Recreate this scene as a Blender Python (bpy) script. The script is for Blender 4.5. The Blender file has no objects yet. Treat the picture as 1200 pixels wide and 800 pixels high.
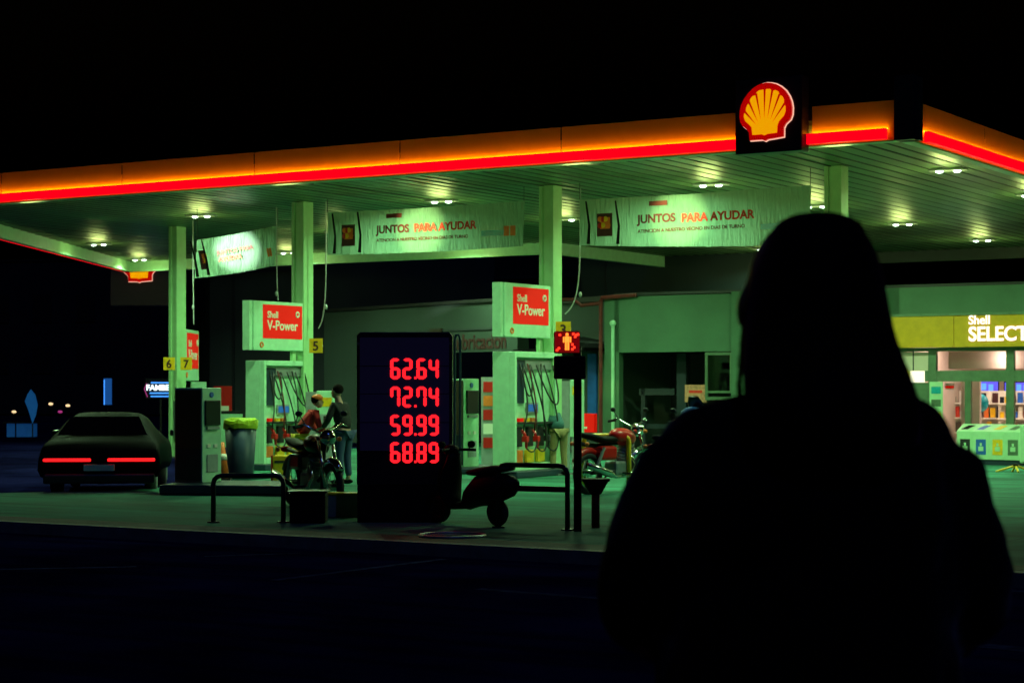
import bpy, bmesh, math, random
from mathutils import Vector, Matrix
random.seed(7)
R = math.radians
SC = bpy.context.scene
COL = SC.collection

# ------------------------------------------------------------------ camera, world, exposure
F, YH, H = 2270.0, 455.0, 1.5            # focal length (px of a 1200 px frame), horizon row, eye height
cam_d = bpy.data.cameras.new('camera'); cam = bpy.data.objects.new('camera', cam_d); COL.objects.link(cam)
cam.location = (0, 0, H); cam.rotation_euler = (R(90), 0, 0)
cam_d.sensor_width = 36; cam_d.lens = F / 1200 * 36; cam_d.shift_y = (YH - 400) / 1200
cam_d.clip_start = .1; cam_d.clip_end = 1500
cam_d.dof.use_dof = True; cam_d.dof.focus_distance = 14; cam_d.dof.aperture_fstop = 8
SC.camera = cam
W = bpy.data.worlds.new('World'); SC.world = W; W.use_nodes = True
nt = W.node_tree; bg = nt.nodes['Background']
sky = nt.nodes.new('ShaderNodeTexSky'); sky.sky_type = 'NISHITA'; sky.sun_disc = False
sky.sun_elevation = R(-4); sky.sun_rotation = R(200)
nt.links.new(sky.outputs[0], bg.inputs[0]); bg.inputs[1].default_value = 0.035
sd = bpy.data.lights.new('moon', 'SUN'); sd.energy = 0.14; sd.angle = R(.5); sd.color = (.12, .26, 1)
so = bpy.data.objects.new('moon', sd); COL.objects.link(so); so.rotation_euler = (R(35), 0, R(20))
SC.view_settings.view_transform = 'Standard'; SC.view_settings.look = 'None'
SC.view_settings.exposure = 0; SC.view_settings.gamma = 1
LAMP_P, LAMP_G = 78.0, 9.0              # canopy lamps: downlight and glow power
GREEN = (.50, 1.0, .48)

# ------------------------------------------------------------------ helpers
AX = Vector((.8511, -.5250, 0)); VX = Vector((.5250, .8511, 0)); C0 = Vector((5.163, 25.204, 0))
ROT = math.atan2(AX.y, AX.x); ROTV = ROT + R(90)
def L(a, v, z=0): return C0 + AX * a + VX * v + Vector((0, 0, z))
def G(px, py, z=0):                      # where a ground point seen at px,py stands
    Y = F * (H - z) / (py - YH); return Vector(((px - 600) / F * Y, Y, z))
def D(px, Y, z=0): return Vector(((px - 600) / F * Y, Y, z))
def Z(py, Y): return H + (YH - py) / F * Y

def mat(name, col, rough=.55, metal=0, var=.18, scale=6, bump=.08, emit=None, es=0, spec=.5, coat=0):
    m = bpy.data.materials.new(name); m.use_nodes = True; n = m.node_tree; b = n.nodes['Principled BSDF']
    b.inputs['Roughness'].default_value = rough; b.inputs['Metallic'].default_value = metal
    b.inputs['Specular IOR Level'].default_value = spec
    b.inputs['Coat Weight'].default_value = coat
    tc = n.nodes.new('ShaderNodeTexCoord'); no = n.nodes.new('ShaderNodeTexNoise')
    no.inputs['Scale'].default_value = scale; no.inputs['Detail'].default_value = 6; no.inputs['Roughness'].default_value = .65
    n.links.new(tc.outputs['Object'], no.inputs['Vector'])
    cr = n.nodes.new('ShaderNodeValToRGB'); n.links.new(no.outputs['Fac'], cr.inputs[0])
    cr.color_ramp.elements[0].position = .3; cr.color_ramp.elements[1].position = .7
    cr.color_ramp.elements[0].color = [c * (1 - var) for c in col] + [1]
    cr.color_ramp.elements[1].color = [min(1, c * (1 + var)) for c in col] + [1]
    n.links.new(cr.outputs[0], b.inputs['Base Color'])
    rr = n.nodes.new('ShaderNodeMapRange'); n.links.new(no.outputs['Fac'], rr.inputs[0])
    rr.inputs[3].default_value = max(.03, rough * .8); rr.inputs[4].default_value = min(1, rough * 1.2)
    n.links.new(rr.outputs[0], b.inputs['Roughness'])
    if bump:
        n2 = n.nodes.new('ShaderNodeTexNoise'); n2.inputs['Scale'].default_value = scale * 8; n2.inputs['Detail'].default_value = 4
        n.links.new(tc.outputs['Object'], n2.inputs['Vector'])
        bp = n.nodes.new('ShaderNodeBump'); bp.inputs['Strength'].default_value = bump; bp.inputs['Distance'].default_value = .02
        n.links.new(n2.outputs['Fac'], bp.inputs['Height']); n.links.new(bp.outputs[0], b.inputs['Normal'])
    if emit:
        b.inputs['Emission Color'].default_value = (*emit, 1); b.inputs['Emission Strength'].default_value = es
    return m

M = {}
def dm(k, *a, **kw): M[k] = mat(k, *a, **kw); return M[k]
dm('white_green_cast', (.40, .72, .47), .4, var=.1); dm('column_paint', (.33, .60, .29), .38, var=.12, scale=3)  # green light cast put into the white and column paint colours
dm('grey_metal', (.35, .38, .38), .4, .3); dm('dark_metal', (.03, .032, .035), .45, .4)
dm('black', (.006, .006, .007), .6, spec=.12); dm('car_black', (.0015, .002, .003), .6, spec=.04); dm('black_gloss', (.004, .005, .007), .3); dm('rubber', (.012, .012, .013), .75)
dm('chrome', (.7, .72, .72), .15, 1, var=.05, bump=0); dm('red_paint', (.55, .008, .006), .32, var=.1)
dm('red_glow', (.75, .012, .008), .7, var=.06, emit=(1, .0, .0), es=.32, spec=.15); dm('yellow_paint', (.85, .5, .01), .4); dm('yellow_fascia', (.60, .34, .004), .5, var=.1)  # faint emission added to the red so it stays bright, no lamp behind
dm('sign_yellow', (.80, .50, .01), .45, var=.06, scale=2); dm('orange', (.8, .17, .02), .5)
dm('wall_green_cast', (.07, .16, .09), .7, var=.16, scale=1.2, bump=.15)  # wall colour carries the green light cast
dm('wall_grey', (.035, .042, .046), .8, var=.22, scale=.8, bump=.2); dm('wall_dark', (.014, .016, .02), .8, var=.3, scale=.6, bump=.2)
dm('wall_navy', (.016, .026, .034), .8, var=.25, scale=.7, bump=.2); dm('wall_mid', (.04, .062, .052), .75, var=.2, scale=.8, bump=.2)
dm('frame_green', (.12, .2, .12), .4, .3); dm('navy', (.008, .009, .02), .35, var=.3, scale=3)
dm('panel_brown', (.035, .018, .01), .5); dm('blue', (.02, .12, .5), .4); dm('teal', (.01, .35, .4), .3)
dm('beige', (.62, .5, .42), .7, var=.06, scale=1); dm('skin', (.45, .26, .18), .5); dm('hair', (.006, .004, .003), .85, scale=30, spec=.1)
dm('denim', (.03, .06, .13), .8, scale=20); dm('jacket_black', (.006, .006, .008), .75, scale=25, bump=.3); dm('cloth_teal', (.03, .12, .13), .8, scale=20)
dm('khaki', (.25, .2, .08), .8); dm('cloth_red', (.5, .02, .015), .8); dm('cloth_yellow', (.7, .5, .03), .8)
dm('bag_yellow', (.45, .6, .02), .35, scale=12, bump=.5); dm('letter_dark', (.06, .012, .012), .6); dm('letter_red', (.8, .03, .01), .6)
dm('letter_maroon', (.13, .012, .008), .6); dm('cream', (.8, .78, .66), .5, var=.04)
dm('bin_green_cast', (.42, .7, .42), .4, var=.08); dm('bin_dark', (.01, .03, .05), .45); dm('galv', (.3, .33, .33), .45, .6)  # pale bin colour has the green light cast mixed in
dm('rust_red', (.13, .012, .01), .6, var=.4); dm('hose', (.015, .018, .016), .5); dm('concrete_base', (.2, .21, .2), .85, bump=.3)
def em(k, col, s, base=(.1, .1, .1)): return dm(k, base, .4, emit=col, es=s, bump=0)
em('led_red', (1, .0, .008), 1.15, (.3, 0, 0)); em('led_strip', (1, .30, .012), 27.0); em('digit', (1, .012, .02), 1.6, (.2, 0, 0))
em('lens', (.75, 1, .82), 9.0, (.6, .7, .6)); em('logo_yellow', (1, .40, .0), .85, (.8, .5, 0)); em('logo_red', (.45, .0, .0), .85, (.5, 0, 0))
em('logo_halo', (1, .5, .35), 1.1); em('white_lit', (1, .92, .75), 1.5); em('man_red', (1, .03, .01), 2.6); em('man_orange', (1, .2, .02), 2.4)
em('neon_blue', (.05, .3, 1), 1.6); em('neon_white', (.7, .9, 1), 2.2); em('blue_lit', (.02, .16, .6), .38, (.02, .1, .3))
em('screen', (.06, .05, .9), 1.1); em('tail', (1, .01, .012), 1.9, (.3, 0, 0)); em('warm_pt', (1, .7, .35), 1.2)
em('lightbox', (1, .95, .7), 1.3); em('lightbox_yellow', (.7, .75, .02), .6)

def glassmat(k, tint=(1, 1, 1)):
    m = bpy.data.materials.new(k); m.use_nodes = True; n = m.node_tree; n.nodes.remove(n.nodes['Principled BSDF'])
    o = n.nodes['Material Output']; t = n.nodes.new('ShaderNodeBsdfTransparent'); t.inputs[0].default_value = (*tint, 1)
    g = n.nodes.new('ShaderNodeBsdfGlossy'); g.inputs['Roughness'].default_value = .03
    fr = n.nodes.new('ShaderNodeFresnel'); fr.inputs[0].default_value = 1.45; mx = n.nodes.new('ShaderNodeMixShader')
    n.links.new(fr.outputs[0], mx.inputs[0]); n.links.new(t.outputs[0], mx.inputs[1]); n.links.new(g.outputs[0], mx.inputs[2])
    n.links.new(mx.outputs[0], o.inputs[0]); M[k] = m
glassmat('glass'); glassmat('dark_glass', (.08, .09, .1))
def clothmat(k, col):
    m = mat(k, col, .8, var=.1, scale=5, bump=0); n = m.node_tree; b = n.nodes['Principled BSDF']; o = n.nodes['Material Output']
    tr = n.nodes.new('ShaderNodeBsdfTranslucent'); tr.inputs[0].default_value = (*col, 1)
    tc = n.nodes.new('ShaderNodeTexCoord'); wv = n.nodes.new('ShaderNodeTexNoise'); wv.inputs['Scale'].default_value = 3
    mp = n.nodes.new('ShaderNodeMapping'); mp.inputs['Scale'].default_value = (9, 1, 1.2)
    n.links.new(tc.outputs['Object'], mp.inputs[0]); n.links.new(mp.outputs[0], wv.inputs['Vector'])
    bp = n.nodes.new('ShaderNodeBump'); bp.inputs['Strength'].default_value = .9; bp.inputs['Distance'].default_value = .06
    n.links.new(wv.outputs['Fac'], bp.inputs['Height']); n.links.new(bp.outputs[0], b.inputs['Normal']); n.links.new(bp.outputs[0], tr.inputs['Normal'])
    mx = n.nodes.new('ShaderNodeMixShader'); mx.inputs[0].default_value = .6
    n.links.new(b.outputs[0], mx.inputs[1]); n.links.new(tr.outputs[0], mx.inputs[2]); n.links.new(mx.outputs[0], o.inputs[0]); M[k] = m
clothmat('banner_cloth', (.22, .36, .26))  # white cloth, green light cast put into its colour

def groundmat(k, col, rough, joint, var, puddle=0):
    m = mat(k, col, rough, var=var, scale=.7, bump=0, spec=0 if rough > .9 else .12); n = m.node_tree; b = n.nodes['Principled BSDF']
    tc = n.nodes.new('ShaderNodeTexCoord')
    n3 = n.nodes.new('ShaderNodeTexNoise'); n3.inputs['Scale'].default_value = 45; n3.inputs['Detail'].default_value = 5
    n.links.new(tc.outputs['Object'], n3.inputs['Vector'])
    bp = n.nodes.new('ShaderNodeBump'); bp.inputs['Strength'].default_value = .35; bp.inputs['Distance'].default_value = .02
    n.links.new(n3.outputs['Fac'], bp.inputs['Height'])
    if joint:
        br = n.nodes.new('ShaderNodeTexBrick'); br.offset = 0; br.inputs['Scale'].default_value = 1
        br.inputs['Brick Width'].default_value = joint; br.inputs['Row Height'].default_value = joint; br.inputs['Mortar Size'].default_value = .012
        br.inputs['Color1'].default_value = (1, 1, 1, 1); br.inputs['Color2'].default_value = (.86, .86, .86, 1); br.inputs['Mortar'].default_value = (.35, .35, .35, 1)
        n.links.new(tc.outputs['Object'], br.inputs['Vector'])
        src = b.inputs['Base Color'].links[0].from_socket
        mm = n.nodes.new('ShaderNodeMix'); mm.data_type = 'RGBA'; mm.blend_type = 'MULTIPLY'; mm.inputs[0].default_value = 1
        n.links.new(src, mm.inputs[6]); n.links.new(br.outputs['Color'], mm.inputs[7]); n.links.new(mm.outputs[2], b.inputs['Base Color'])
    w1 = n.nodes.new('ShaderNodeTexNoise'); w1.inputs['Scale'].default_value = .35; w1.inputs['Detail'].default_value = 7; w1.inputs['Distortion'].default_value = 1.2
    w2 = n.nodes.new('ShaderNodeTexNoise'); w2.inputs['Scale'].default_value = 1.6; w2.inputs['Detail'].default_value = 3
    mp = n.nodes.new('ShaderNodeMapping'); mp.inputs['Scale'].default_value = (.12, 1.6, 1); n.links.new(tc.outputs['Object'], mp.inputs[0]); n.links.new(mp.outputs[0], w2.inputs['Vector'])
    n.links.new(tc.outputs['Object'], w1.inputs['Vector'])
    for w_, lo, a0, a1 in ((w1, .45, .36, .6), (w2, .62, .36, .5)):
        rp = n.nodes.new('ShaderNodeValToRGB'); n.links.new(w_.outputs['Fac'], rp.inputs[0]); rp.color_ramp.elements[0].position = a0; rp.color_ramp.elements[1].position = a1
        rp.color_ramp.elements[0].color = (lo, lo, lo, 1); src = b.inputs['Base Color'].links[0].from_socket
        mm = n.nodes.new('ShaderNodeMix'); mm.data_type = 'RGBA'; mm.blend_type = 'MULTIPLY'; mm.inputs[0].default_value = 1
        n.links.new(src, mm.inputs[6]); n.links.new(rp.outputs[0], mm.inputs[7]); n.links.new(mm.outputs[2], b.inputs['Base Color'])
    n.links.new(bp.outputs[0], b.inputs['Normal']); M[k] = m
groundmat('concrete', (.045, .235, .15), .82, 3.0, .3); groundmat('pavement', (.075, .075, .08), .7, .5, .35); groundmat('asphalt', (.010, .010, .06), .95, 0, .45)  # green light cast put into the concrete, night blue into the asphalt
dm('road_paint', (.045, .05, .10), .9, var=.8, scale=5, spec=0); dm('kerb_stone', (.16, .17, .17), .7, var=.3)

dm('jacket_padded', (.003, .003, .003), .85, scale=25, bump=.3, spec=.08); dm('hair_long', (.002, .0012, .0014), .8, scale=30, spec=.08)
for k, c in (('jacket_padded', (.7, .5, .6)), ('hair_long', (1, .2, .35))):
    b_ = M[k].node_tree.nodes['Principled BSDF']; b_.inputs['Sheen Weight'].default_value = .35; b_.inputs['Sheen Roughness'].default_value = .35; b_.inputs['Sheen Tint'].default_value = (*c, 1)
class MB:
    def __init__(s): s.b = bmesh.new()
    def box(s, x0, x1, y0, y1, z0, z1, m=None, bev=0):
        r = bmesh.ops.create_cube(s.b, size=1); vs = r['verts']
        for v in vs: v.co = Vector(((x0 + x1) / 2 + v.co.x * (x1 - x0), (y0 + y1) / 2 + v.co.y * (y1 - y0), (z0 + z1) / 2 + v.co.z * (z1 - z0)))
        if m is not None: bmesh.ops.transform(s.b, matrix=m, verts=vs)
        if bev:
            es = list({e for v in vs for e in v.link_edges}); bmesh.ops.bevel(s.b, geom=es, offset=bev, segments=2, affect='EDGES', profile=.5)
        return s
    def cyl(s, p0, p1, r0, r1=None, n=16):
        p0, p1 = Vector(p0), Vector(p1); r1 = r0 if r1 is None else r1; d = p1 - p0
        q = d.to_track_quat('Z', 'Y').to_matrix().to_4x4()
        bmesh.ops.create_cone(s.b, cap_ends=True, segments=n, radius1=r0, radius2=max(r1, 1e-4), depth=d.length, matrix=Matrix.Translation((p0 + p1) / 2) @ q); return s
    def tube(s, pts, r, n=10, closed=False):
        pts = [Vector(p) for p in pts]; rings = []; N = len(pts)
        rs = r if isinstance(r, (list, tuple)) else [r] * N
        up = None
        for i, p in enumerate(pts):
            if closed: t = pts[(i + 1) % N] - pts[i - 1]
            else: t = pts[min(i + 1, N - 1)] - pts[max(i - 1, 0)]
            t.normalize()
            if up is None: up = t.orthogonal().normalized()
            up = (up - t * up.dot(t)).normalized(); w = t.cross(up)
            rings.append([s.b.verts.new(p + (up * math.cos(2 * math.pi * k / n) + w * math.sin(2 * math.pi * k / n)) * rs[i]) for k in range(n)])
        for i in range(N if closed else N - 1):
            a, b = rings[i], rings[(i + 1) % N]
            for k in range(n): s.b.faces.new((a[k], a[(k + 1) % n], b[(k + 1) % n], b[k]))
        if not closed: s.b.faces.new(rings[0][::-1]); s.b.faces.new(rings[-1])
        return s
    def torus(s, c, R0, r, axis='Y', n=32, k=10, sy=1):
        pts = []
        for i in range(n):
            t = 2 * math.pi * i / n
            o = {'Y': (math.cos(t) * R0, 0, math.sin(t) * R0), 'Z': (math.cos(t) * R0, math.sin(t) * R0, 0), 'X': (0, math.cos(t) * R0, math.sin(t) * R0)}[axis]
            pts.append(Vector(c) + Vector(o))
        return s.tube(pts, r, k, True)
    def ell(s, c, r, m=None, u=20, v=12):
        o = bmesh.ops.create_uvsphere(s.b, u_segments=u, v_segments=v, radius=1); vs = o['verts']
        for w in vs: w.co = Vector((w.co.x * r[0], w.co.y * r[1], w.co.z * r[2]))
        bmesh.ops.transform(s.b, matrix=Matrix.Translation(c) @ (m or Matrix()), verts=vs); return s
    def prism(s, pts, y0, y1):           # outline in x,z extruded along y
        a = [s.b.verts.new((p[0], y0, p[1])) for p in pts]; b = [s.b.verts.new((p[0], y1, p[1])) for p in pts]; n = len(pts)
        s.b.faces.new(a); s.b.faces.new(b[::-1])
        for i in range(n): s.b.faces.new((a[i], b[i], b[(i + 1) % n], a[(i + 1) % n]))
        return s
    def slab(s, pts, z0, z1):            # outline in x,y extruded along z
        a = [s.b.verts.new((p[0], p[1], z0)) for p in pts]; b = [s.b.verts.new((p[0], p[1], z1)) for p in pts]; n = len(pts)
        s.b.faces.new(a[::-1]); s.b.faces.new(b)
        for i in range(n): s.b.faces.new((a[i], a[(i + 1) % n], b[(i + 1) % n], b[i]))
        return s
    def loft(s, rings):
        rr = [[s.b.verts.new(p) for p in r] for r in rings]; n = len(rr[0])
        for i in range(len(rr) - 1):
            for k in range(n): s.b.faces.new((rr[i][k], rr[i][(k + 1) % n], rr[i + 1][(k + 1) % n], rr[i + 1][k]))
        s.b.faces.new(rr[0][::-1]); s.b.faces.new(rr[-1]); return s
    def quad(s, p): s.b.faces.new([s.b.verts.new(q) for q in p]); return s
    def build(s, name, m, parent=None, smooth=False, bevel=0, label=None):
        bmesh.ops.recalc_face_normals(s.b, faces=s.b.faces)
        me = bpy.data.meshes.new(name); s.b.to_mesh(me); s.b.free()
        me.materials.append(M[m] if isinstance(m, str) else m)
        if smooth:
            for p in me.polygons: p.use_smooth = True
        o = bpy.data.objects.new(name, me); COL.objects.link(o)
        if parent: o.parent = parent
        if bevel:
            md = o.modifiers.new('bevel', 'BEVEL'); md.width = bevel; md.segments = 2; md.limit_method = 'ANGLE'
        if label: o['label'] = label
        return o
def tag(o, label, cat, group=None):
    o['label'] = label; o['category'] = cat
    if group: o['group'] = group
    return o
def thing(name, label, cat, loc=(0, 0, 0), rz=0, group=None):
    o = bpy.data.objects.new(name, None); COL.objects.link(o); o.location = loc; o.rotation_euler = (0, 0, rz)
    o.empty_display_size = .2
    return tag(o, label, cat, group)
def struct(o): o['kind'] = 'structure'; return o
def copy_tree(o, loc, rz, label, group=None):
    def cp(x, par):
        c = x.copy(); COL.objects.link(c)
        if par: c.parent = par
        for ch in x.children: cp(ch, c)
        return c
    r = cp(o, None); r.location = loc; r.rotation_euler = (0, 0, rz); r['label'] = label
    if group: r['group'] = group
    return r
def text(name, s, size, m, parent, x, y, z, bold=.0, ext=.006, align='LEFT', sx=1.0):
    cu = bpy.data.curves.new(name, 'FONT'); cu.body = s; cu.size = size; cu.extrude = ext; cu.offset = bold; cu.align_x = align
    o = bpy.data.objects.new(name, cu); COL.objects.link(o); bpy.context.view_layer.update()
    me = bpy.data.meshes.new_from_object(o.evaluated_get(bpy.context.evaluated_depsgraph_get()))
    bpy.data.objects.remove(o); me.materials.clear(); me.materials.append(M[m])
    me.transform(Matrix.Translation((x, y, z)) @ Matrix.Rotation(R(90), 4, 'X') @ Matrix.Diagonal((sx, 1, 1, 1)))
    o = bpy.data.objects.new(name, me); COL.objects.link(o); o.parent = parent; return o

# ------------------------------------------------------------------ ground
def sheet(name, m, pts, z, th):
    o = MB().slab(pts, z - th, z).build(name, m); o.location = C0; o.rotation_euler = (0, 0, ROT); return struct(o)
KV = -8.6
sheet('road', 'asphalt', [(-400, -400), (400, -400), (400, 500), (-400, 500)], -.12, .05)
CP = [(-14.5, -7.9), (60, -7.9), (60, 40), (-20, 40), (-20, 8.5), (-14.5, 2.5), (-11.6, 1.5), (-11.0, -2.8)]
sheet('pavement', 'pavement', [(-60, KV + .15), (60, KV + .15), (60, -7.9), (-60, -7.9)], .0, .1)
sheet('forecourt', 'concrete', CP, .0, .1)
sheet('kerb', 'kerb_stone', [(-60, KV), (60, KV), (60, KV + .15), (-60, KV + .15)], .004, .13)
mb = MB()
for (p, q, w) in (((320, 680), (520, 655), .1), ((240, 652), (352, 648), .08), ((1150, 690), (1330, 700), .18), ((560, 690), (900, 716), .12), ((-40, 668), (160, 664), .12), ((1150, 756), (1330, 775), .2)):
    a, b = G(*p, -.12), G(*q, -.12); d = (b - a).normalized(); n = Vector((-d.y, d.x, 0)) * w / 2
    mb.quad([a - n + Vector((0, 0, .004)), b - n + Vector((0, 0, .004)), b + n + Vector((0, 0, .004)), a + n + Vector((0, 0, .004))])
struct(mb.build('road_marking', 'road_paint'))
dc = thing('drain_cover', 'round metal drain cover set in the road in front of the price sign', 'drain cover', G(530, 628, .0))
MB().cyl((0, 0, -.01), (0, 0, .008), .3, n=28).build('cover', 'chrome', dc)
MB().torus((0, 0, .006), .33, .02, 'Z').build('rim', 'galv', dc)

# ------------------------------------------------------------------ canopy
HC, HR, HT = 5.02, 4.735, 5.265
LE = lambda v: -19.4 - .575 * v          # slanted left edge
VB, VR, AE = 16.2, 23.6, -15.0
dm('seam_dark', (.012, .022, .014), .7)
can = thing('station_canopy', 'wide petrol station canopy with slatted ceiling and glowing orange and red edge', 'canopy', C0, ROT)
mb = MB(); w = .30; a = 0.0; rnd = random.Random(3)
while a > LE(VB):
    a1 = a - w + .045
    vs0 = max(0, (-19.4 - a) / .575) + .02; vs1 = max(0, (-19.4 - a1) / .575) + .02
    ve = VR if a1 > AE else VB
    if vs1 < ve:
        t = rnd.uniform(.004, .016)
        seg = 14; pr_ = None
        for i in range(seg + 1):
            f = i / seg; z = HC + math.sin(f * 9 + rnd.random() * .8) * .0035
            q0, q1 = vs0 + (ve - vs0) * f, vs1 + (ve - vs1) * f
            c = [mb.b.verts.new((a, q0, z + .035)), mb.b.verts.new((a - .02, q0, z + t)), mb.b.verts.new((a1 + .012, q1, z - t)), mb.b.verts.new((a1, q1, z + .035))]
            if pr_: [mb.b.faces.new((pr_[k], pr_[k + 1], c[k + 1], c[k])) for k in range(3)]
            pr_ = c
    a -= w
dm('ceiling_slats', (.12, .21, .10), .38, .1, var=.25, scale=1.5, bump=.02)  # slat colour includes the green light cast
mb.build('ceiling', 'ceiling_slats', can)
mb = MB(); a = -.30 + .022
while a > LE(VB):
    v0 = max(0, (-19.4 - a) / .575) + .05; v1 = (VR if a > AE else VB) - .05
    if v0 < v1: mb.box(a - .022, a + .022, v0, v1, HC - .012, HC + .03)
    a -= .30
mb.build('ceiling_seams', 'seam_dark', can)
dm('rim_shaded', (.02, .035, .04), .6)  # shade of the rear beam put into a darker colour
POLY = [(0, 0), (LE(0), 0), (LE(VB), VB), (AE, VB), (AE, VR), (0, VR)]
MB().slab(POLY, HC + .06, HT - .03).build('roof', 'dark_metal', can)
def rail(p, q, th, z0, z1, off=0, trim=(0, 0), inward=True):   # beam along an edge of the canopy
    p, q = Vector((*p, 0)), Vector((*q, 0)); d = (q - p).normalized(); p = p + d * trim[0]; q = q - d * trim[1]
    n = Vector((-d.y, d.x, 0)) * (1 if inward else -1)
    return [tuple((p + n * off)[:2]), tuple((q + n * off)[:2]), tuple((q + n * (off + th))[:2]), tuple((p + n * (off + th))[:2])], z0, z1
edges = [(POLY[0], POLY[1]), (POLY[1], POLY[2]), (POLY[2], POLY[3]), (POLY[3], POLY[4]), (POLY[4], POLY[5]), (POLY[5], POLY[0])]
for i, (p, q) in enumerate(edges):
    # normals point inside: polygon runs clockwise seen from above -> inward is the right hand side
    o = MB().slab(*rail(p, q, .16, HR, HT - .04, .03, (.05, .05), False)).build('rim_beam', 'rim_shaded' if i == 4 else 'white_green_cast', can)
def fascia(p, q, t0, t1, n):
    p, q = Vector((*p, 0)), Vector((*q, 0)); d = (q - p).normalized(); ln = (q - p).length - t0 - t1
    pw = ln / n
    for k in range(n):
        s0 = t0 + pw * k; e0 = (q - p).length - s0 - pw
        MB().slab(*rail(p[:2], q[:2], .03, HR + .01, HT, -.003, (s0 + .012, e0 + .012), False)).build('fascia_panel', 'sign_yellow', can)
def ledbar(p, q, t0, t1):
    MB().slab(*rail(p, q, .07, HR + .02, HR + .158, -.10, (t0, t1), False)).build('red_light_bar', 'led_red', can)
    MB().slab(*rail(p, q, .02, HR + .159, HR + .161, -.036, (t0, t1), False)).build('light_strip', 'led_strip', can)
fascia(*edges[0], 2.40, 0, 6); ledbar(*edges[0], 2.44, .05)
fascia(*edges[0], .18, 19.4 - 1.36, 1); ledbar(*edges[0], .28, 19.4 - 1.40)
fascia(*edges[5], 0, .18, 8); ledbar(*edges[5], .05, .50)
fascia(*edges[1], .1, .1, 6); ledbar(*edges[1], .05, .05)
MB().box(-.17, .10, -.10, .17, HR - .01, HT + .30).build('corner_cap', 'navy', can, bevel=.01)
MB().box(-.13, .14, .0, .14, HR - .01, HT + .28).build('corner_trim', 'dark_metal', can)

def logo(parent, cx, y, cz, w, lit=True):
    s = w / 450.0
    P = lambda x, z: (cx + (x - 380) * s, cz + (360 - z) * s)
    out = [(245, 580), (240, 520), (222, 492), (185, 462), (165, 430), (158, 390), (160, 340), (172, 295), (195, 250), (230, 208), (270, 172), (315, 148), (352, 138), (390, 133), (430, 138), (470, 150), (512, 174), (550, 208), (578, 250), (597, 295), (606, 345), (603, 400), (588, 438), (550, 468), (534, 496), (532, 568), (450, 576), (400, 580), (376, 592), (352, 580)]
    MB().prism([P(380 + (x - 380) * 1.035, 362 + (z - 362) * 1.035) for x, z in out], y - .012, y).build('halo', 'logo_halo', parent)
    MB().prism([P(*q) for q in out], y - .06, y - .0125).build('shell_back', 'logo_red', parent)
    inn = [(272, 540), (264, 478), (240, 452), (210, 425), (197, 392), (200, 366), (214, 352), (217, 322), (232, 292), (246, 285), (254, 252), (272, 232), (300, 226), (308, 205), (330, 190), (368, 186), (380, 196), (392, 184), (425, 186), (446, 204), (470, 198), (496, 212), (505, 240), (528, 250), (543, 278), (542, 312), (556, 332), (556, 372), (540, 408), (500, 446), (486, 478), (484, 536), (400, 540), (376, 550), (352, 540)]
    MB().prism([P(*q) for q in inn], y - .068, y - .0602).build('shell_face', 'logo_yellow', parent)
    mb = MB()
    for ex, ez in ((208, 350), (245, 278), (306, 214), (380, 184), (446, 197), (507, 236), (550, 312)):
        ox, oz = 374, 500; dx, dz = ex - ox, ez - oz; l = math.hypot(dx, dz); dx /= l; dz /= l
        b = (ox + dx * l * .42, oz + dz * l * .28); mb.prism([P(b[0], b[1]), P(ex - dz * 9, ez + dx * 9), P(ex + dz * 9, ez - dx * 9)], y - .074, y - .0682)
    mb.build('shell_ribs', 'logo_red', parent)
sg = thing('logo_sign', 'square dark sign box with glowing red and yellow scallop shell on canopy front', 'sign', L(-1.875, -.25, 4.66), ROT)
MB().box(-.485, .485, 0, .24, 0, 1.0).build('sign_box', 'navy', sg, bevel=.012)
MB().box(-.47, -.455, -.006, 0, .02, .98).box(.455, .47, -.006, 0, .02, .98).build('trim', 'dark_metal', sg)
logo(sg, -.02, 0, .545, .76)

# canopy lamps
def make_lamp():
    t = thing('canopy_light', 'x', 'lamp')
    MB().box(-.30, .30, -.13, .13, -.012, .02, bev=.006).build('housing', 'grey_metal', t)
    for s in (-1, 1): MB().ell((s * .14, 0, -.018), (.062, .045, .025)).build('lens', 'lens', t, smooth=True)
    return t
ad = bpy.data.lights.new('downlight', 'AREA'); ad.shape = 'RECTANGLE'; ad.size = .45; ad.size_y = .2; ad.energy = LAMP_P; ad.color = GREEN; ad.spread = R(160)
gd = bpy.data.lights.new('lamp_glow', 'POINT'); gd.energy = LAMP_G; gd.color = (.55, 1, .42); gd.shadow_soft_size = .2
gy = gd.copy(); gy.color = (.8, 1, .28); gy.energy = LAMP_G * 2.2
lamp0 = make_lamp(); first = True
AN = {-1.5: 'rightmost by the lit corner', -5.7: 'right of the hanging banners', -11.25: 'above the middle banner', -17.1: 'above the small banner', -22.2: 'near the slanted left edge'}
CA = ['right end', 'right of the middle', 'middle', 'left of the middle', 'far left end']; VA = ['front row', 'second row', 'third row', 'rear row', 'foremost row']
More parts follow.
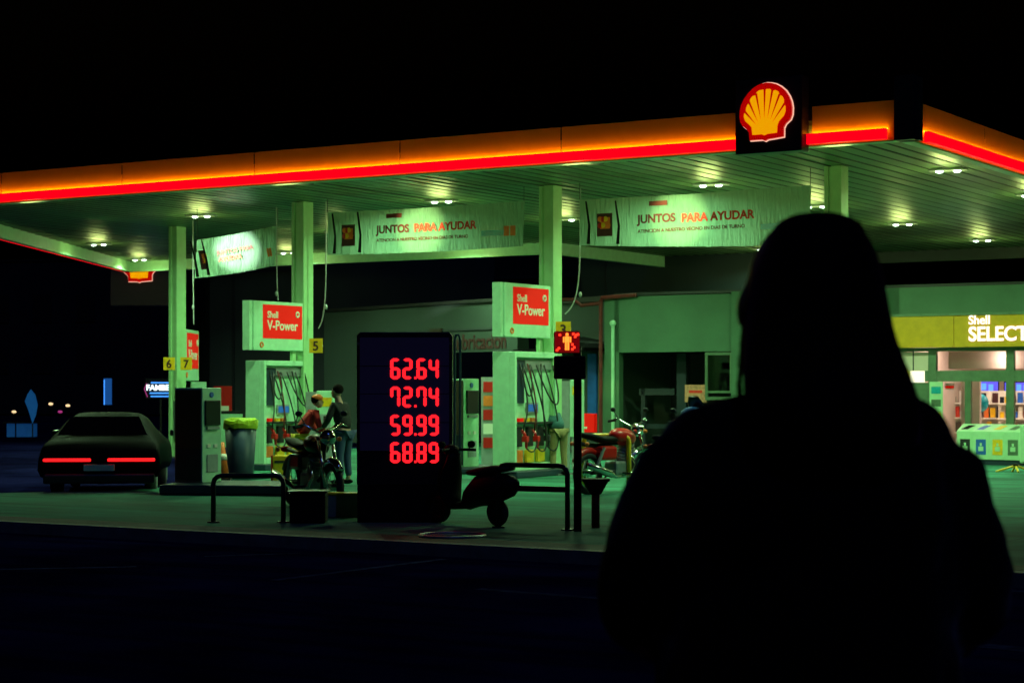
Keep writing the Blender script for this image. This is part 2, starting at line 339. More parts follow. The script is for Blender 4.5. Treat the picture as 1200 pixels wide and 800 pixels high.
for j, v in enumerate((5.9, 10.5, 15.2, 20.5, 1.25)):
    for i, a in enumerate((-.9 if 0 else -1.5, -5.7, -11.25, -17.1, -22.2, -27.3)):
        if v > VB and a < AE: continue
        if a < LE(v) + .6: continue
        if i == 5 and j != 2: continue
        if i == 4 and j == 1: a = -24.3
        if j == 4 and i == 4: continue
        lab = 'twin lens ceiling lamp, %s of canopy, %s' % (VA[j], (CA + ['against slanted left edge'])[i])
        ls = lamp0 if first else copy_tree(lamp0, (0, 0, 0), 0, lab)
        yel = a > -6; first = False; ls.location = L(a, v, HC - .03); ls.rotation_euler = (0, 0, ROT + R(10)); ls['label'] = lab; ls['group'] = 'lamps in the canopy ceiling'
        for d, dz in ((ad, -.06), (gy if yel else gd, -.40)):
            lo = bpy.data.objects.new('light', d); COL.objects.link(lo); lo.parent = ls; lo.location = (0, 0, dz)

# columns
def column(a, v, label, w=.25):
    t = thing('column', label, 'column', L(a, v), ROT, 'columns holding up the canopy')
    MB().box(-w / 2, w / 2, -.12, .12, .02, HC).box(-w / 2 - .02, -w / 2 + .05, -.15, .15, .02, HC - .002).box(w / 2 - .05, w / 2 + .02, -.15, .15, .02, HC - .002).build('shaft', 'column_paint', t, bevel=.008)
    MB().box(-.3, .3, -.25, .25, 0, .03).build('base_plate', 'galv', t)
    MB().tube([(-w / 2 - .04, -.05, .3), (-w / 2 - .04, -.05, HC - .1)], .018).build('conduit', 'grey_metal', t)
    return t
c1 = column(-19.5, 7.9, 'pale steel column with number plates 6 and 7, leftmost of the four', .20)
c2 = column(-13.78, 4.95, 'pale steel column carrying the yellow plate 5')
c3 = column(-8.29, 4.88, 'pale steel column behind the red walking man signal')
c4 = column(-2.92, 4.7, 'pale steel column above the head of the person in front')

# number plates
def plate(px, py, Y, s, label):
    t = thing('number_plate', label, 'number plate', D(px, Y, Z(py, Y)), R(-12), 'yellow pump number plates on the columns')
    MB().box(-.13, .13, 0, .015, -.135, .135, bev=.004).build('plate', 'yellow_paint', t)
    text('digit', s, .24, 'letter_dark', t, 0, -.004, -.085, .006, .003, 'CENTER')
    MB().box(.1, .13, .015, .05, -.02, .02).build('bracket', 'galv', t)
plate(198, 426, 41.5, '6', 'yellow plate with number 6 on the leftmost column')
plate(218, 426, 41.6, '7', 'yellow plate with number 7 beside the plate 6')
plate(370, 405, 36.2, '5', 'yellow plate with number 5 on the right side of its column')
plate(660, 386, 33.2, '3', 'yellow plate with number 3 above the red signal')

# ------------------------------------------------------------------ fuel pumps
def bez(p0, p1, p2, p3, n=14):
    p0, p1, p2, p3 = map(Vector, (p0, p1, p2, p3)); o = []
    for i in range(n + 1):
        t = i / n; o.append(p0 * (1 - t) ** 3 + p1 * 3 * t * (1 - t) ** 2 + p2 * 3 * t * t * (1 - t) + p3 * t ** 3)
    return o
def make_pump(loc, label, seed):
    rn = random.Random(seed)
    t = thing('fuel_pump', label, 'fuel pump', loc, ROTV, 'tall fuel pumps with hoses')
    mb = MB(); Wd, Hh = 1.4, 2.12
    mb.box(0, Wd, .10, .44, .12, Hh).box(0, .07, 0, .10, .12, Hh).box(Wd - .07, Wd, 0, .10, .12, Hh).box(.07, Wd - .07, 0, .10, Hh - .1, Hh)
    mb.box(.07, Wd - .07, 0, .10, .12, .24); mb.build('cabinet', 'white_green_cast', t, bevel=.008)
    MB().box(-.1, Wd + .1, -.1, .54, 0, .12, bev=.02).build('plinth', 'bin_dark', t)
    MB().box(.10, .42, .07, .098, 1.25, 1.98).build('hose_recess', 'bin_dark', t)
    MB().box(.44, Wd - .1, .06, .098, 1.82, 1.98).build('top_rail', 'galv', t)
    MB().box(.08, Wd - .08, -.02, .098, .90, .93).build('shelf', 'dark_metal', t)
    MB().box(.5, .88, .07, .098, 1.08, 1.26).build('display_frame', 'grey_metal', t)
    MB().box(.53, .85, .062, .07, 1.11, 1.23).build('display_screen', 'blue_lit', t)
    for k, x in enumerate((.16, .36, .56)):
        q = MB().box(x + .04, x + .17, .03, .098, .94, 1.0).build('fuel_badge', ['red_glow', 'yellow_paint', 'orange'][k], t)
    for k, x in enumerate((.22, .58, .94)):
        MB().box(x - .09, x + .09, .04, .098, .52, .85, bev=.01).build('holster', 'dark_metal', t)
        nz = MB(); nz.tube([(x, .0, .80), (x, -.05, .74), (x + .02, -.08, .62), (x + .05, -.06, .5)], [.022, .03, .03, .02]); nz.box(x - .035, x + .05, -.12, -.02, .6, .7, bev=.01)
        nz.build('nozzle', ['red_paint', 'red_paint', 'hose'][k], t, smooth=False)
        MB().box(x - .13, x + .1, .03, .098, .25, .46, bev=.01).build('fuel_label', ['orange', 'yellow_paint', 'yellow_paint'][k], t)
        tx = [.2, .45, .9][k]
        MB().tube(bez((tx, .03, 1.92), (tx + rn.uniform(-.2, .3), -.12, 1.0), (x - .25, -.16, .95), (x, -.04, .8)) , .014, 8).build('hose', 'hose' if k != 1 else 'rust_red', t, smooth=True)
        MB().tube(bez((tx + .1, .03, 1.9), (tx + .5, -.14, .9), (x + .4, -.12, .2), (x + .05, -.06, .5)), .014, 8).build('hose', 'hose', t, smooth=True)
    mb = MB().tube(bez((.7, .0, 1.9), (1.0, -.16, 1.0), (1.45, -.16, 1.0), (1.25, .0, 1.9), 18), .014, 8)
    mb.tube(bez((.3, .02, 1.9), (.1, -.1, 1.2), (.6, -.1, 1.2), (.5, .02, 1.9), 18), .014, 8); mb.build('hose_loop', 'hose', t, smooth=True)
    return t
make_pump(L(-8.12, 3.42), 'tall pale fuel pump with looping hoses beside the middle column under the Shell V-Power board', 2)
make_pump(L(-13.65, 3.65), 'tall pale fuel pump with red hoses behind the black motorcycle', 5).scale = (.95, 1, .95)
def power_sign(loc, label):
    t = thing('fuel_sign', label, 'sign', loc, ROTV, 'V-Power boards with added glow on the columns')
    MB().box(.0, 1.5, .0, .16, 0, .90, bev=.012).build('board', 'white_green_cast', t)
    MB().box(-.10, -.02, .02, .18, 0, .90).build('side_rib', 'white_green_cast', t)
    MB().box(.26, 1.42, -.006, .0, .22, .84).build('red_panel', 'red_glow', t)
    text('lettering', 'Shell', .17, 'cream', t, .38, -.010, .60, .0025, .003)
    text('lettering', 'V-Power', .25, 'cream', t, .38, -.010, .38, .004, .003)
    MB().torus((1.27, -.012, .68), .045, .016, 'Y').build('emblem', 'cream', t)
    MB().torus((.22, -.006, .1), .04, .016, 'Y', 20, 6).build('small_emblem', 'orange', t)
    MB().box(1.2, 1.3, .05, .11, -.25, 0).build('bracket', 'column_paint', t); MB().box(1.5, 1.58, .05, .11, .1, .2).build('bracket', 'column_paint', t)
    return t
power_sign(L(-8.12, 3.1, 2.36), 'white board with red Shell V-Power panel on the middle column')
power_sign(L(-13.65, 3.35, 2.20), 'white board with red Shell V-Power panel left of the plate 5')
t = power_sign(L(-19.2, 6.6, 2.05), 'red and white fuel board seen narrowly behind the leftmost column')
t.rotation_euler = (0, 0, R(89)); t.location = D(216, 42.9, 1.67); t.scale = (1.2, 1.2, 1.28)

# low dispenser with dark flank
def dispenser(loc, s, label):
    t = thing('fuel_dispenser', label, 'fuel dispenser', loc, ROT, 'low dispensers with dark side panels'); t.scale = (s, s, s)
    MB().box(-.52, 0, 0, .42, 0, 1.36, bev=.01).build('body', 'white_green_cast', t)
    MB().box(-.50, -.02, -.012, 0, .5, 1.33).build('upper_panel', 'panel_brown', t)
    MB().box(-.50, -.02, -.012, 0, .03, .495).build('lower_panel', 'navy', t)
    MB().box(0, .03, .05, .37, .82, 1.18, bev=.008).build('display', 'black_gloss', t)
    MB().box(0, .035, .08, .34, .76, .80).build('tray', 'galv', t)
    MB().box(0, .012, .1, .17, .5, .55).build('card_slot', 'cream', t); MB().box(0, .012, .25, .32, .5, .55).build('card_slot', 'cream', t)
    MB().box(0, .012, .1, .33, .15, .4).build('vent', 'grey_metal', t)
    MB().cyl((0, .2, 1.26), (.012, .2, 1.26), .04).build('emblem', 'blue', t)
    return t
isl = G(190, 580)
i1 = tag(MB().box(-.05, 2.1, .0, 1.4, 0, .15, bev=.03).build('kerbed_island', 'bin_dark'), 'dark raised island slab under the low dispenser at the left', 'island')
i1.location = isl; i1.rotation_euler = (0, 0, R(-8))
dispenser(D(237, 27.75, .15), 1.0, 'low dispenser with dark brown flank standing left of the orange cone')
d2 = D(543, 34.0, .12)
dispenser(D(544, 34.0, .12), 1.14, 'low dispenser with dark flank seen right of the price sign')
i2 = tag(MB().box(-.7, 1.0, -.1, 1.2, 0, .12, bev=.03).build('kerbed_island', 'bin_dark'), 'dark raised island slab behind the price sign', 'island'); i2.location = (d2.x, d2.y, 0); i2.rotation_euler = (0, 0, ROT)
t = thing('notice_frame', 'pale framed glass notice on a slim post left of the low dispenser', 'notice board', G(200, 581) + Vector((0, 1.6, .0)))
MB().tube([(0, 0, 0), (0, 0, .75)], .03).build('post', 'column_paint', t)
MB().box(-.24, .0, -.02, .02, .72, .77).box(-.24, .0, -.02, .02, 1.27, 1.32).box(-.24, -.19, -.02, .02, .77, 1.27).build('frame', 'column_paint', t)
MB().box(-.19, .05, -.01, .01, .77, 1.27).build('glass', 'black_gloss', t)
MB().tube([(-.13, -.03, 1.0), (-.08, -.03, .95), (-.1, -.03, 1.05)], .015).box(-.15, -.04, -.016, -.01, .98, 1.01).build('handle', 'cream', t)

# poster columns
def poster(px, Y, w, z0, z1, sidew, label):
    t = thing('poster_stand', label, 'poster stand', D(px, Y), R(-4))
    MB().box(0, w, 0, .1, z0, z1, bev=.01).build('panel', 'white_green_cast', t)
    MB().box(-sidew, -.01, .02, .3, 0, z1 - .02).build('side_column', 'grey_metal', t)
    MB().box(.04, w - .04, -.006, 0, z1 - .28, z1 - .12).build('header', 'yellow_paint', t)
    MB().box(.06, w - .06, -.006, 0, z0 + .1, z0 + .36).build('picture', 'grey_metal', t)
    MB().box(w * .4, w * .6, -.012, -.006, z0 + .13, z0 + .33).build('figure', 'panel_brown', t)
    MB().box(.03, w - .03, .03, .08, 0, z0).build('leg', 'grey_metal', t)
poster(371, 34.5, .31, .68, 1.46, .2, 'white poster panel with yellow header beside the pump behind the motorcycle')
poster(668, 36.0, .26, .6, 1.66, .28, 'grey cabinet with narrow white poster behind the signal pole')

# bin, cone, boards in the gap
t = thing('waste_bin', 'dark waste bin lined with a bright yellow bag left of the fuel pump', 'bin', G(282, 560))
MB().loft([[(r * math.cos(k * math.pi / 12), r * .9 * math.sin(k * math.pi / 12), z) for k in range(24)] for z, r in ((0, .21), (.1, .22), (.9, .27))]).build('tub', 'bin_dark', t, smooth=True)
rn = random.Random(4)
MB().loft([[((r + rn.uniform(-.015, .015)) * math.cos(k * math.pi / 12), (r * .9) * math.sin(k * math.pi / 12), z + rn.uniform(-.025, .025)) for k in range(24)] for z, r in ((.84, .285), (.9, .30), (.97, .29), (.99, .24))]).build('bag', 'bag_yellow', t)
t = thing('yellow_crate', 'small yellow crate with a red side in front of the second pump', 'crate', D(329, 31.2))
MB().box(-.13, .13, 0, .25, 0, .42, bev=.015).build('case', 'yellow_paint', t); MB().box(-.16, -.135, .0, .25, .02, .42).build('red_side', 'red_paint', t); MB().box(-.10, .10, -.01, .0, .3, .34).build('handle_slot', 'dark_metal', t)
t = thing('traffic_cone', 'orange traffic cone between the dispenser and the bin', 'cone', G(261, 562))
MB().box(-.14, .14, -.14, .14, 0, .03).build('base', 'rubber', t); MB().cyl((0, 0, .03), (0, 0, .62), .11, .025, 20).build('body', 'orange', t, smooth=True)
MB().cyl((0, 0, .33), (0, 0, .43), .077, .06, 20).build('stripe', 'cream', t, smooth=True)
t = thing('framed_board', 'pale framed board standing behind the yellow lined bin', 'board', D(270, 38))
MB().box(-.24, .24, 0, .04, .35, 1.0).build('panel', 'white_green_cast', t); MB().box(-.28, .28, .01, .05, 1.0, 1.06).box(.24, .3, 0, .05, .3, 1.06).box(-.3, -.24, 0, .05, .0, 1.06).build('frame', 'dark_metal', t)
t = thing('wall_poster', 'small red poster hanging above the framed board', 'poster', D(261, 47, Z(486, 47)))
MB().box(-.22, .22, 0, .02, 0, .7).build('sheet', 'red_paint', t); MB().box(-.05, .15, -.005, 0, .1, .22).build('print', 'cream', t)
t = thing('small_sign', 'little pale sign plate behind the top of the low dispenser', 'sign', D(232, 38, 1.35))
MB().box(-.13, .16, 0, .03, 0, .28).build('plate', 'white_green_cast', t); MB().box(-.05, .1, -.005, 0, .08, .16).build('print', 'frame_green', t); MB().tube([(0, .015, -1.35), (0, .015, 0)], .02).build('post', 'galv', t)
t = thing('product_rack', 'narrow rack of red and white packs left of the middle pump', 'rack', D(573, 37.5))
MB().box(-.15, .15, 0, .3, 0, 1.72).build('case', 'grey_metal', t)
for k in range(5):
    MB().box(-.11, .12, -.03, .0, .35 + k * .27, .55 + k * .27).build('pack', ['red_paint', 'cream', 'red_paint', 'orange', 'red_paint'][k], t)

# ------------------------------------------------------------------ banners
def banner(name, quad, label, words=True, sub='', sag=.02):
    # quad: TL, TR, BR, BL in metres
    TL, TR, BR, BL = [Vector(q) for q in quad]; t = thing(name, label, 'banner', (TL + TR) / 2, 0)
    org = (TL + TR) / 2; ux = (TR - TL); wv = ux.length; hv = (BL - TL).length; nx, nz = 60, 18; mb = MB(); g = {}
    nrm = Vector((ux.y, -ux.x, 0)).normalized(); rn = random.Random(len(label))
    for i in range(nx + 1):
        for j in range(nz + 1):
            u, w_ = i / nx, j / nz; p = TL.lerp(TR, u).lerp(BL.lerp(BR, u), w_) - org
            p += nrm * (math.sin(u * 37 + w_ * 2) * .012 + math.sin(u * 11 - w_ * 3) * .02) * (1 if nx else 1); p.z -= sag * math.sin(math.pi * u) * (1 + .4 * w_)
            g[i, j] = mb.b.verts.new(p)
    for i in range(nx):
        for j in range(nz): mb.b.faces.new((g[i, j], g[i + 1, j], g[i + 1, j + 1], g[i, j + 1]))
    mb.build('cloth', 'banner_cloth', t, smooth=True)
    # a child frame in the banner's plane
    rz = math.atan2(ux.y, ux.x); tilt = math.atan2(TR.z - TL.z, math.hypot(ux.x, ux.y))
    def put(o, fx, fz):
        p = TL.lerp(TR, fx).lerp(BL.lerp(BR, fx), fz) - org + nrm * .045
        o.matrix_local = Matrix.Translation(p) @ Matrix.Rotation(rz, 4, 'Z') @ Matrix.Rotation(-tilt, 4, 'Y')
    if words:
        o = text('lettering', 'JUNTOS', hv * .25, 'letter_maroon', t, 0, 0, 0, .007, .002); put(o, .27, .56)
        o = text('lettering', 'PARA AYUDAR', hv * .25, 'letter_red', t, 0, 0, 0, .007, .002); put(o, .27 + hv * .25 * 4.2 / wv, .56)  # lit part of the lettering put into a brighter red
        o = text('lettering', sub, hv * .105, 'letter_maroon', t, 0, 0, 0, .002, .002); put(o, .27, .76)
        o = MB().box(0, wv * .08, 0, .004, 0, hv * .1).build('top_print', 'letter_maroon', t); put(o, .32, .22)
        o = MB().box(0, wv * .11, 0, .004, 0, hv * .12).build('side_print', 'teal', t); put(o, .80, .74)
    else:
        o = text('lettering', 'JUNTOS PARA', hv * .15, 'letter_maroon', t, 0, 0, 0, .004, .002); put(o, .27, .5)
        o = text('lettering', 'AYUDAR', hv * .15, 'letter_red', t, 0, 0, 0, .004, .002); put(o, .3, .68)  # brighter red stands for the lit part of the print
    # printed picture of folded hands round a dark crate, left
    o = MB().box(0, wv * .07, 0, .004, 0, hv * .5, bev=.0).build('picture', 'letter_dark', t); put(o, .085, .82)
    o = MB().box(0, wv * .045, 0, .003, 0, hv * .25).build('picture_detail', 'orange', t); put(o, .1, .66); o.location += nrm * .004
    for q in range(6):
        o = MB().ell((0, 0, 0), (wv * .012, .006, hv * .06), None, 12, 8).build('printed_fruit', ['orange', 'red_paint', 'yellow_paint'][q % 3], t); put(o, .1 + .012 * (q % 4), .45 + .13 * (q // 3)); o.location += nrm * .004
    for fx in (.045, .18):
        o = MB().tube([(0, 0, 0), (.02 * wv / 4, 0, hv * .4), (-.04 * wv / 4, 0, hv * .94)], [.03, .02, .015]).build('picture_strap', 'black', t); put(o, fx, .98)
    o = MB().box(0, wv * .025, 0, .004, 0, hv * .22).box(wv * .03, wv * .055, 0, .004, 0, hv * .22).build('emblem', 'orange', t); put(o, .91, .76)
    for fx in (0, 1):
        p = (TL if fx == 0 else TR) - org
        MB().tube([p, p + Vector((0, 0, HC - (TL if fx == 0 else TR).z))], .006, 6).build('cord', 'dark_metal', t)
    return t
SUB = 'ATENCION A NUESTRO VECINO EN DIAS DE TURNO'
vb = 4.7
banner('hanging_banner', [L(-13.0, vb, 4.77), L(-8.72, vb, 4.77), L(-8.72, vb, 3.98), L(-13.0, vb, 3.98)], 'long white cloth banner reading JUNTOS PARA AYUDAR between the two middle columns', True, SUB)
banner('hanging_banner', [L(-7.6, vb, 4.73), L(-3.36, vb, 4.75), L(-3.36, vb, 3.8), L(-7.6, vb, 3.95)], 'long white cloth banner reading JUNTOS PARA AYUDAR, partly behind the head of the person', True, SUB)
Yb = 38.0
banner('hanging_banner', [D(231, Yb, Z(281, Yb)), D(325, Yb, Z(264, Yb)), D(322, Yb, Z(311, Yb)), D(228, Yb, Z(326, Yb))], 'small tilted white cloth banner hanging between the two left columns', False)
def spotlight(a, tgt, e, ang, col, label):  # unseen lamps added to put bright patches on the banners
    p = L(a, .95, HC - .15); t = thing('spotlight', label, 'spotlight', p, ROT, 'added spotlights aimed at the banners')
    MB().box(-.12, .12, -.1, .06, -.05, .05, bev=.01).build('housing', 'dark_metal', t); MB().box(-.02, .02, -.02, .02, .05, .13).build('bracket', 'galv', t)
    d = bpy.data.lights.new('spot', 'SPOT'); d.energy = e; d.spot_size = R(ang); d.spot_blend = .8; d.color = col; d.shadow_soft_size = .03
    o = bpy.data.objects.new('light', d); COL.objects.link(o); o.parent = t
    di = Matrix.Rotation(-ROT, 3, 'Z') @ (Vector(tgt) - p); o.rotation_euler = di.to_track_quat('-Z', 'Y').to_euler(); o.location = di.normalized() * .16
spotlight(-14.8, D(277, Yb, Z(293, Yb)), 8500, 13, (.85, 1, .8), 'added unseen spotlight aimed at the small tilted banner')
spotlight(-10.6, L(-10.9, vb, 4.36), 2600, 19, (.75, 1, .35), 'added unseen spotlight aimed at the middle banner')
spotlight(-5.2, L(-5.7, vb, 4.32), 2600, 19, (.75, 1, .35), 'added unseen spotlight aimed at the right banner')
# hanging cables
for px, Y, y0, y1, dx, lab in ((382, 36.5, 310, 385, -9, 'thin pale cable hanging from the canopy right of plate 5'), (680, 34, 298, 368, -18, 'thin pale cable hanging from the canopy right of the middle column'), (324, 37.5, 312, 352, 2, 'thin cable hanging down to the left Shell V-Power board'), (226, 40.5, 316, 380, 1, 'thin cable hanging beside the leftmost column')):
    o = tag(MB().tube(bez(D(px, Y, HC), D(px, Y, Z(y0 + 25, Y)), D(px + 1, Y, Z(y1 - 15, Y)), D(px + dx, Y, Z(y1, Y))), .012, 6).ell(D(px, Y, Z((y0 + y1) / 2 + 12, Y)), (.03, .03, .05)).build('hanging_cable', 'grey_metal'), lab, 'cable', 'cables hanging from the canopy')

# ------------------------------------------------------------------ shop facade
VS = 13.8; ZT, ZY1, ZY0 = 3.56, 2.96, 2.33
shop = thing('shop_building', 'low shop building with yellow Shell SELECT fascia and glazed front', 'shop', L(0, VS), ROT)
A = {x: None for x in ()}
mb = MB(); mb.box(-5.6, 3.5, 0, .25, ZY1, ZT).box(-8.5, -5.25, 0, .25, 0, ZT - .003).box(-9.0, -8.55, -.08, .2, 0, ZT + .02); mb.build('wall', 'wall_green_cast', shop)
MB().box(-11.9, -9.0, 0, .2, 2.3, ZT - .02).build('wall_panel', 'wall_green_cast', shop)
MB().box(-12.15, -11.78, 0, .2, 0, ZT - .02).build('wall_panel', 'wall_green_cast', shop)
MB().box(-11.9, 3.5, 0, 7, ZT + .0, ZT + .06).build('roof', 'dark_metal', shop)
for k, (x0, x1) in enumerate(((-5.35, -4.03), (-4.02, 3.5))): MB().box(x0, x1, -.22, -.002, ZY0, ZY1).build('fascia', 'yellow_fascia', shop)
MB().box(-5.36, 3.5, -.24, 0, ZY1 + .002, ZY1 + .05).build('coping', 'frame_green', shop)
text('lettering', 'Shell', .25, 'white_lit', shop, -3.72, -.235, 2.78, .004, .01, sx=.95)
text('lettering', 'SELECT', .40, 'white_lit', shop, -3.72, -.235, 2.45, .009, .01, sx=.92)
# glazing frames
fr = MB(); ZH = 1.86; ZL = 1.64
fr.box(-5.25, 3.5, -.03, .07, ZL, ZH).box(-5.25, 3.5, -.03, .07, 2.25, ZY0 - .003)
for x in (-4.62, -3.02, -.9, 1.2): fr.box(x, x + .16, -.04, .08, 0, 2.25)
fr.build('window_frame', 'frame_green', shop)
for q in ((-3.86, -3.74, -.035, .065, 0, ZL), (-2.0, -1.9, -.035, .065, 0, ZL), (-3.74, -3.02, -.035, .065, 0, .1)): MB().box(*q).build('door_frame', 'frame_green', shop)
MB().box(-5.2, 3.4, .02, .026, .02, 2.24).build('glass', 'glass', shop)
# inside
MB().box(-5.25, 3.5, 5.2, 5.3, 0, 2.5).build('back_wall', 'beige', shop); MB().box(-5.25, 3.5, .3, 5.2, .002, .01).build('floor', 'cream', shop)
MB().box(-5.25, 3.5, .3, 5.2, 2.6, 2.62).build('shop_ceiling', 'cream', shop); MB().box(-5.3, -5.2, .3, 5.2, .01, 2.6).build('side_wall', 'beige', shop)
MB().box(-4.25, -3.86, .9, 1.0, .01, 1.7).build('inner_wall', 'beige', shop)
MB().box(-4.4, 3.5, .55, .62, 1.9, 2.25).build('bulkhead', 'beige', shop)
sd2 = bpy.data.lights.new('shop_lamp', 'AREA'); sd2.size = 1.2; sd2.energy = 42; sd2.color = (1, .74, .62)
t = None
for a, v in ((-4.5, 1.6), (-2.4, 2.2), (-.3, 2.2)):
    t = thing('ceiling_panel_light', 'square ceiling light inside the shop, %s' % ('behind the left window' if a < -4 else 'above the door' if a < -1 else 'right of the door'), 'lamp', L(a, VS + v, 2.58), ROT, 'lights inside the shop')
    MB().box(-.3, .3, -.3, .3, -.03, 0).build('panel', 'white_lit', t)
    lo = bpy.data.objects.new('light', sd2); COL.objects.link(lo); lo.parent = t; lo.location = (0, 0, -.06)
lo = bpy.data.objects.new('light', sd2.copy()); lo.data.energy = 5; lo.data.size = .3; COL.objects.link(lo); lo.location = L(-3.2, VS + .3, 2.1); lo.rotation_euler = (R(90), 0, ROT + R(0))  # bare fill light added at the shop front, no fixture
for px, (y0, y1), lab in ((1153, (448, 462), 'glowing blue menu screen above the balloon'), (1194, (448, 463), 'glowing blue menu screen behind the right shop window')):
    Y = 42.3; t = thing('menu_screen', lab, 'screen', D(px, Y, Z(y1, Y)), ROT * .6, 'blue screens inside the shop')
    MB().box(-.32, .32, 0, .05, -.02, .30).build('bezel', 'black', t); MB().box(-.30, .30, -.008, 0, .0, .28).build('panel', 'screen', t)
    MB().box(-.22, -.12, -.012, -.0085, .05, .2).box(-.05, .05, -.012, -.0085, .1, .24).box(.1, .2, -.012, -.0085, .04, .22).build('menu_print', 'neon_blue', t)
t = thing('balloon', 'teal balloon floating behind the shop window', 'balloon', D(1150, 40.5, Z(500, 40.5)))
MB().ell((0, 0, .5), (.15, .15, .185)).cyl((0, 0, .30), (0, 0, .33), .03, .01).build('bladder', 'teal', t, smooth=True); MB().tube([(0, 0, 0), (.01, 0, .15), (0, 0, .3)], .004, 5).build('string', 'cream', t)
# shelves with goods
def shelf(px, Y, wdt, label):
    t = thing('shop_shelf', label, 'shelf', D(px, Y), ROT * .5, 'shelves inside the shop')
    MB().box(-wdt / 2, wdt / 2, .3, .34, 0, 1.45).build('back_panel', 'cream', t)
    for k in range(4): MB().box(-wdt / 2, wdt / 2, 0, .3, .2 + k * .32, .23 + k * .32).build('shelf_board', 'cream', t)
    for k in range(4):
        x = -wdt / 2 + .04; pal = ['orange', 'red_paint', 'blue', 'cream', 'yellow_paint', 'letter_dark', 'navy']; rn.shuffle(pal)
        while x < wdt / 2 - .1 and pal:
            wd = rn.uniform(.08, .13); hh = rn.uniform(.12, .26); mn = pal.pop()
            g = MB().box(-wd / 2, wd / 2, -.05, .05, 0, hh, bev=.008).build('packet', mn)
            c = {'orange': 'orange', 'red_paint': 'red', 'blue': 'blue', 'cream': 'cream', 'yellow_paint': 'yellow', 'letter_dark': 'dark brown', 'navy': 'dark blue'}[mn]
            p = Matrix.Rotation(ROT * .5, 4, 'Z') @ Vector((x + wd / 2, .12, .23 + k * .32)); g.location = D(px, Y) + p; g.rotation_euler = (0, 0, ROT * .5)
            tag(g, '%s packet on the %s board of the %s' % (c, ['lowest', 'second', 'third', 'top'][k], label), 'packet', 'packets on the shop shelves'); x += wd + rn.uniform(.01, .03)
shelf(1153, 41.8, .75, 'shelf behind the teal balloon'); shelf(1192, 41.2, .8, 'shelf at the right picture edge'); shelf(1112, 42.5, .55, 'shelf behind the left shop window')
t = thing('window_poster', 'green and white poster strip on the left shop window', 'poster', D(1097, 39.2, Z(512, 39.2)), ROT)
MB().box(-.14, .14, 0, .01, 0, 1.12).build('sheet', 'bin_green_cast', t)
for k in range(4): MB().box(-.1, .1, -.005, 0, .1 + k * .26, .24 + k * .26).build('print', ['frame_green', 'yellow_paint', 'frame_green', 'teal'][k], t)
t = thing('wall_notice', 'small red and white notice on the inner shop wall', 'notice', D(1113, 39.9, Z(456, 39.9)), ROT); MB().box(-.1, .1, 0, .01, 0, .13).build('sheet', 'cream', t); MB().box(-.09, .09, -.005, 0, .02, .07).build('print', 'red_glow', t)
t = thing('hanging_lightbox', 'small glowing yellow and white lightbox hanging left of the shop window', 'lightbox', D(1070, 38.4, Z(448, 38.4)), ROT * .5)
MB().box(-.22, -.06, 0, .1, 0, .23).build('yellow_face', 'lightbox_yellow', t); MB().box(-.059, .22, 0, .1, 0, .23).build('white_face', 'lightbox', t)
MB().tube([(0, .05, .23), (0, .05, .65)], .012).build('rod', 'dark_metal', t)
t = thing('service_window', 'beige window beside the shop front behind the hanging lightbox', 'window', L(-5.25, VS - .02), ROT)
MB().box(.02, .62, .0, .02, 1.66, 2.24).build('pane', 'beige', t); MB().box(0.02, .62, 0, .02, .4, 1.62).build('panel', 'frame_green', t)
# recycling bins
for k, (px, c, nm) in enumerate(((1131, 'dark_metal', 'grey'), (1149.5, 'blue', 'blue'), (1169, 'yellow_paint', 'yellow'), (1187, 'frame_green', 'green'))):
    p = D(px, 38.35 - k * .22); t = thing('recycling_bin', 'white recycling bin with %s label and %s flap in front of the shop' % (nm, nm), 'recycling bin', p, ROT, 'row of recycling bins')
    MB().prism([(0, 0), (.4, 0), (.4, .0)], 0, .001).b.free()
    mb = MB(); w = .175
    vs = [(-w, 0, .1), (w, 0, .1), (w, .4, .1), (-w, .4, .1), (-w, 0, .66), (w, 0, .66), (w, .4, .8), (-w, .4, .8)]
    vv = [mb.b.verts.new(q) for q in vs]
    for f in ((0, 1, 2, 3), (4, 5, 6, 7), (0, 1, 5, 4), (1, 2, 6, 5), (2, 3, 7, 6), (3, 0, 4, 7)): mb.b.faces.new([vv[i] for i in f])
    mb.build('body', 'bin_green_cast', t, bevel=.012); MB().box(-w, w, .02, .38, 0, .098).build('plinth', 'bin_dark', t)
    MB().box(-.10, .10, -.006, 0, .2, .5).build('label', c, t)
    MB().box(-.05, .05, -.011, -.0065, .27, .36).box(-.02, .02, -.011, -.0065, .37, .43).build('label_symbol', 'bin_green_cast', t)
    MB().quad([(-.12, .08, .692), (.02, .08, .692), (.12, .3, .769), (-.02, .3, .769)]).build('flap', c if k else 'black', t)
t = thing('litter_bin', 'pale litter bin at the right edge beside the recycling bins', 'bin', D(1203, 37.5), ROT)
MB().box(-.14, .5, 0, .4, .05, .8, bev=.03).build('body', 'bin_green_cast', t); MB().box(-.1, .45, .05, .35, 0, .05).build('base', 'bin_dark', t)
t = thing('yellow_stand', 'low yellow folding stand on the ground by the recycling bins', 'stand', G(1190, 553))
MB().tube([(-.35, 0, .01), (0, 0, .12), (.3, 0, .01)], .02).tube([(0, -.2, .01), (0, 0, .12), (0, .2, .01)], .02).build('legs', 'yellow_paint', t); MB().ell((0, 0, .13), (.05, .05, .03)).build('hub', 'black', t)

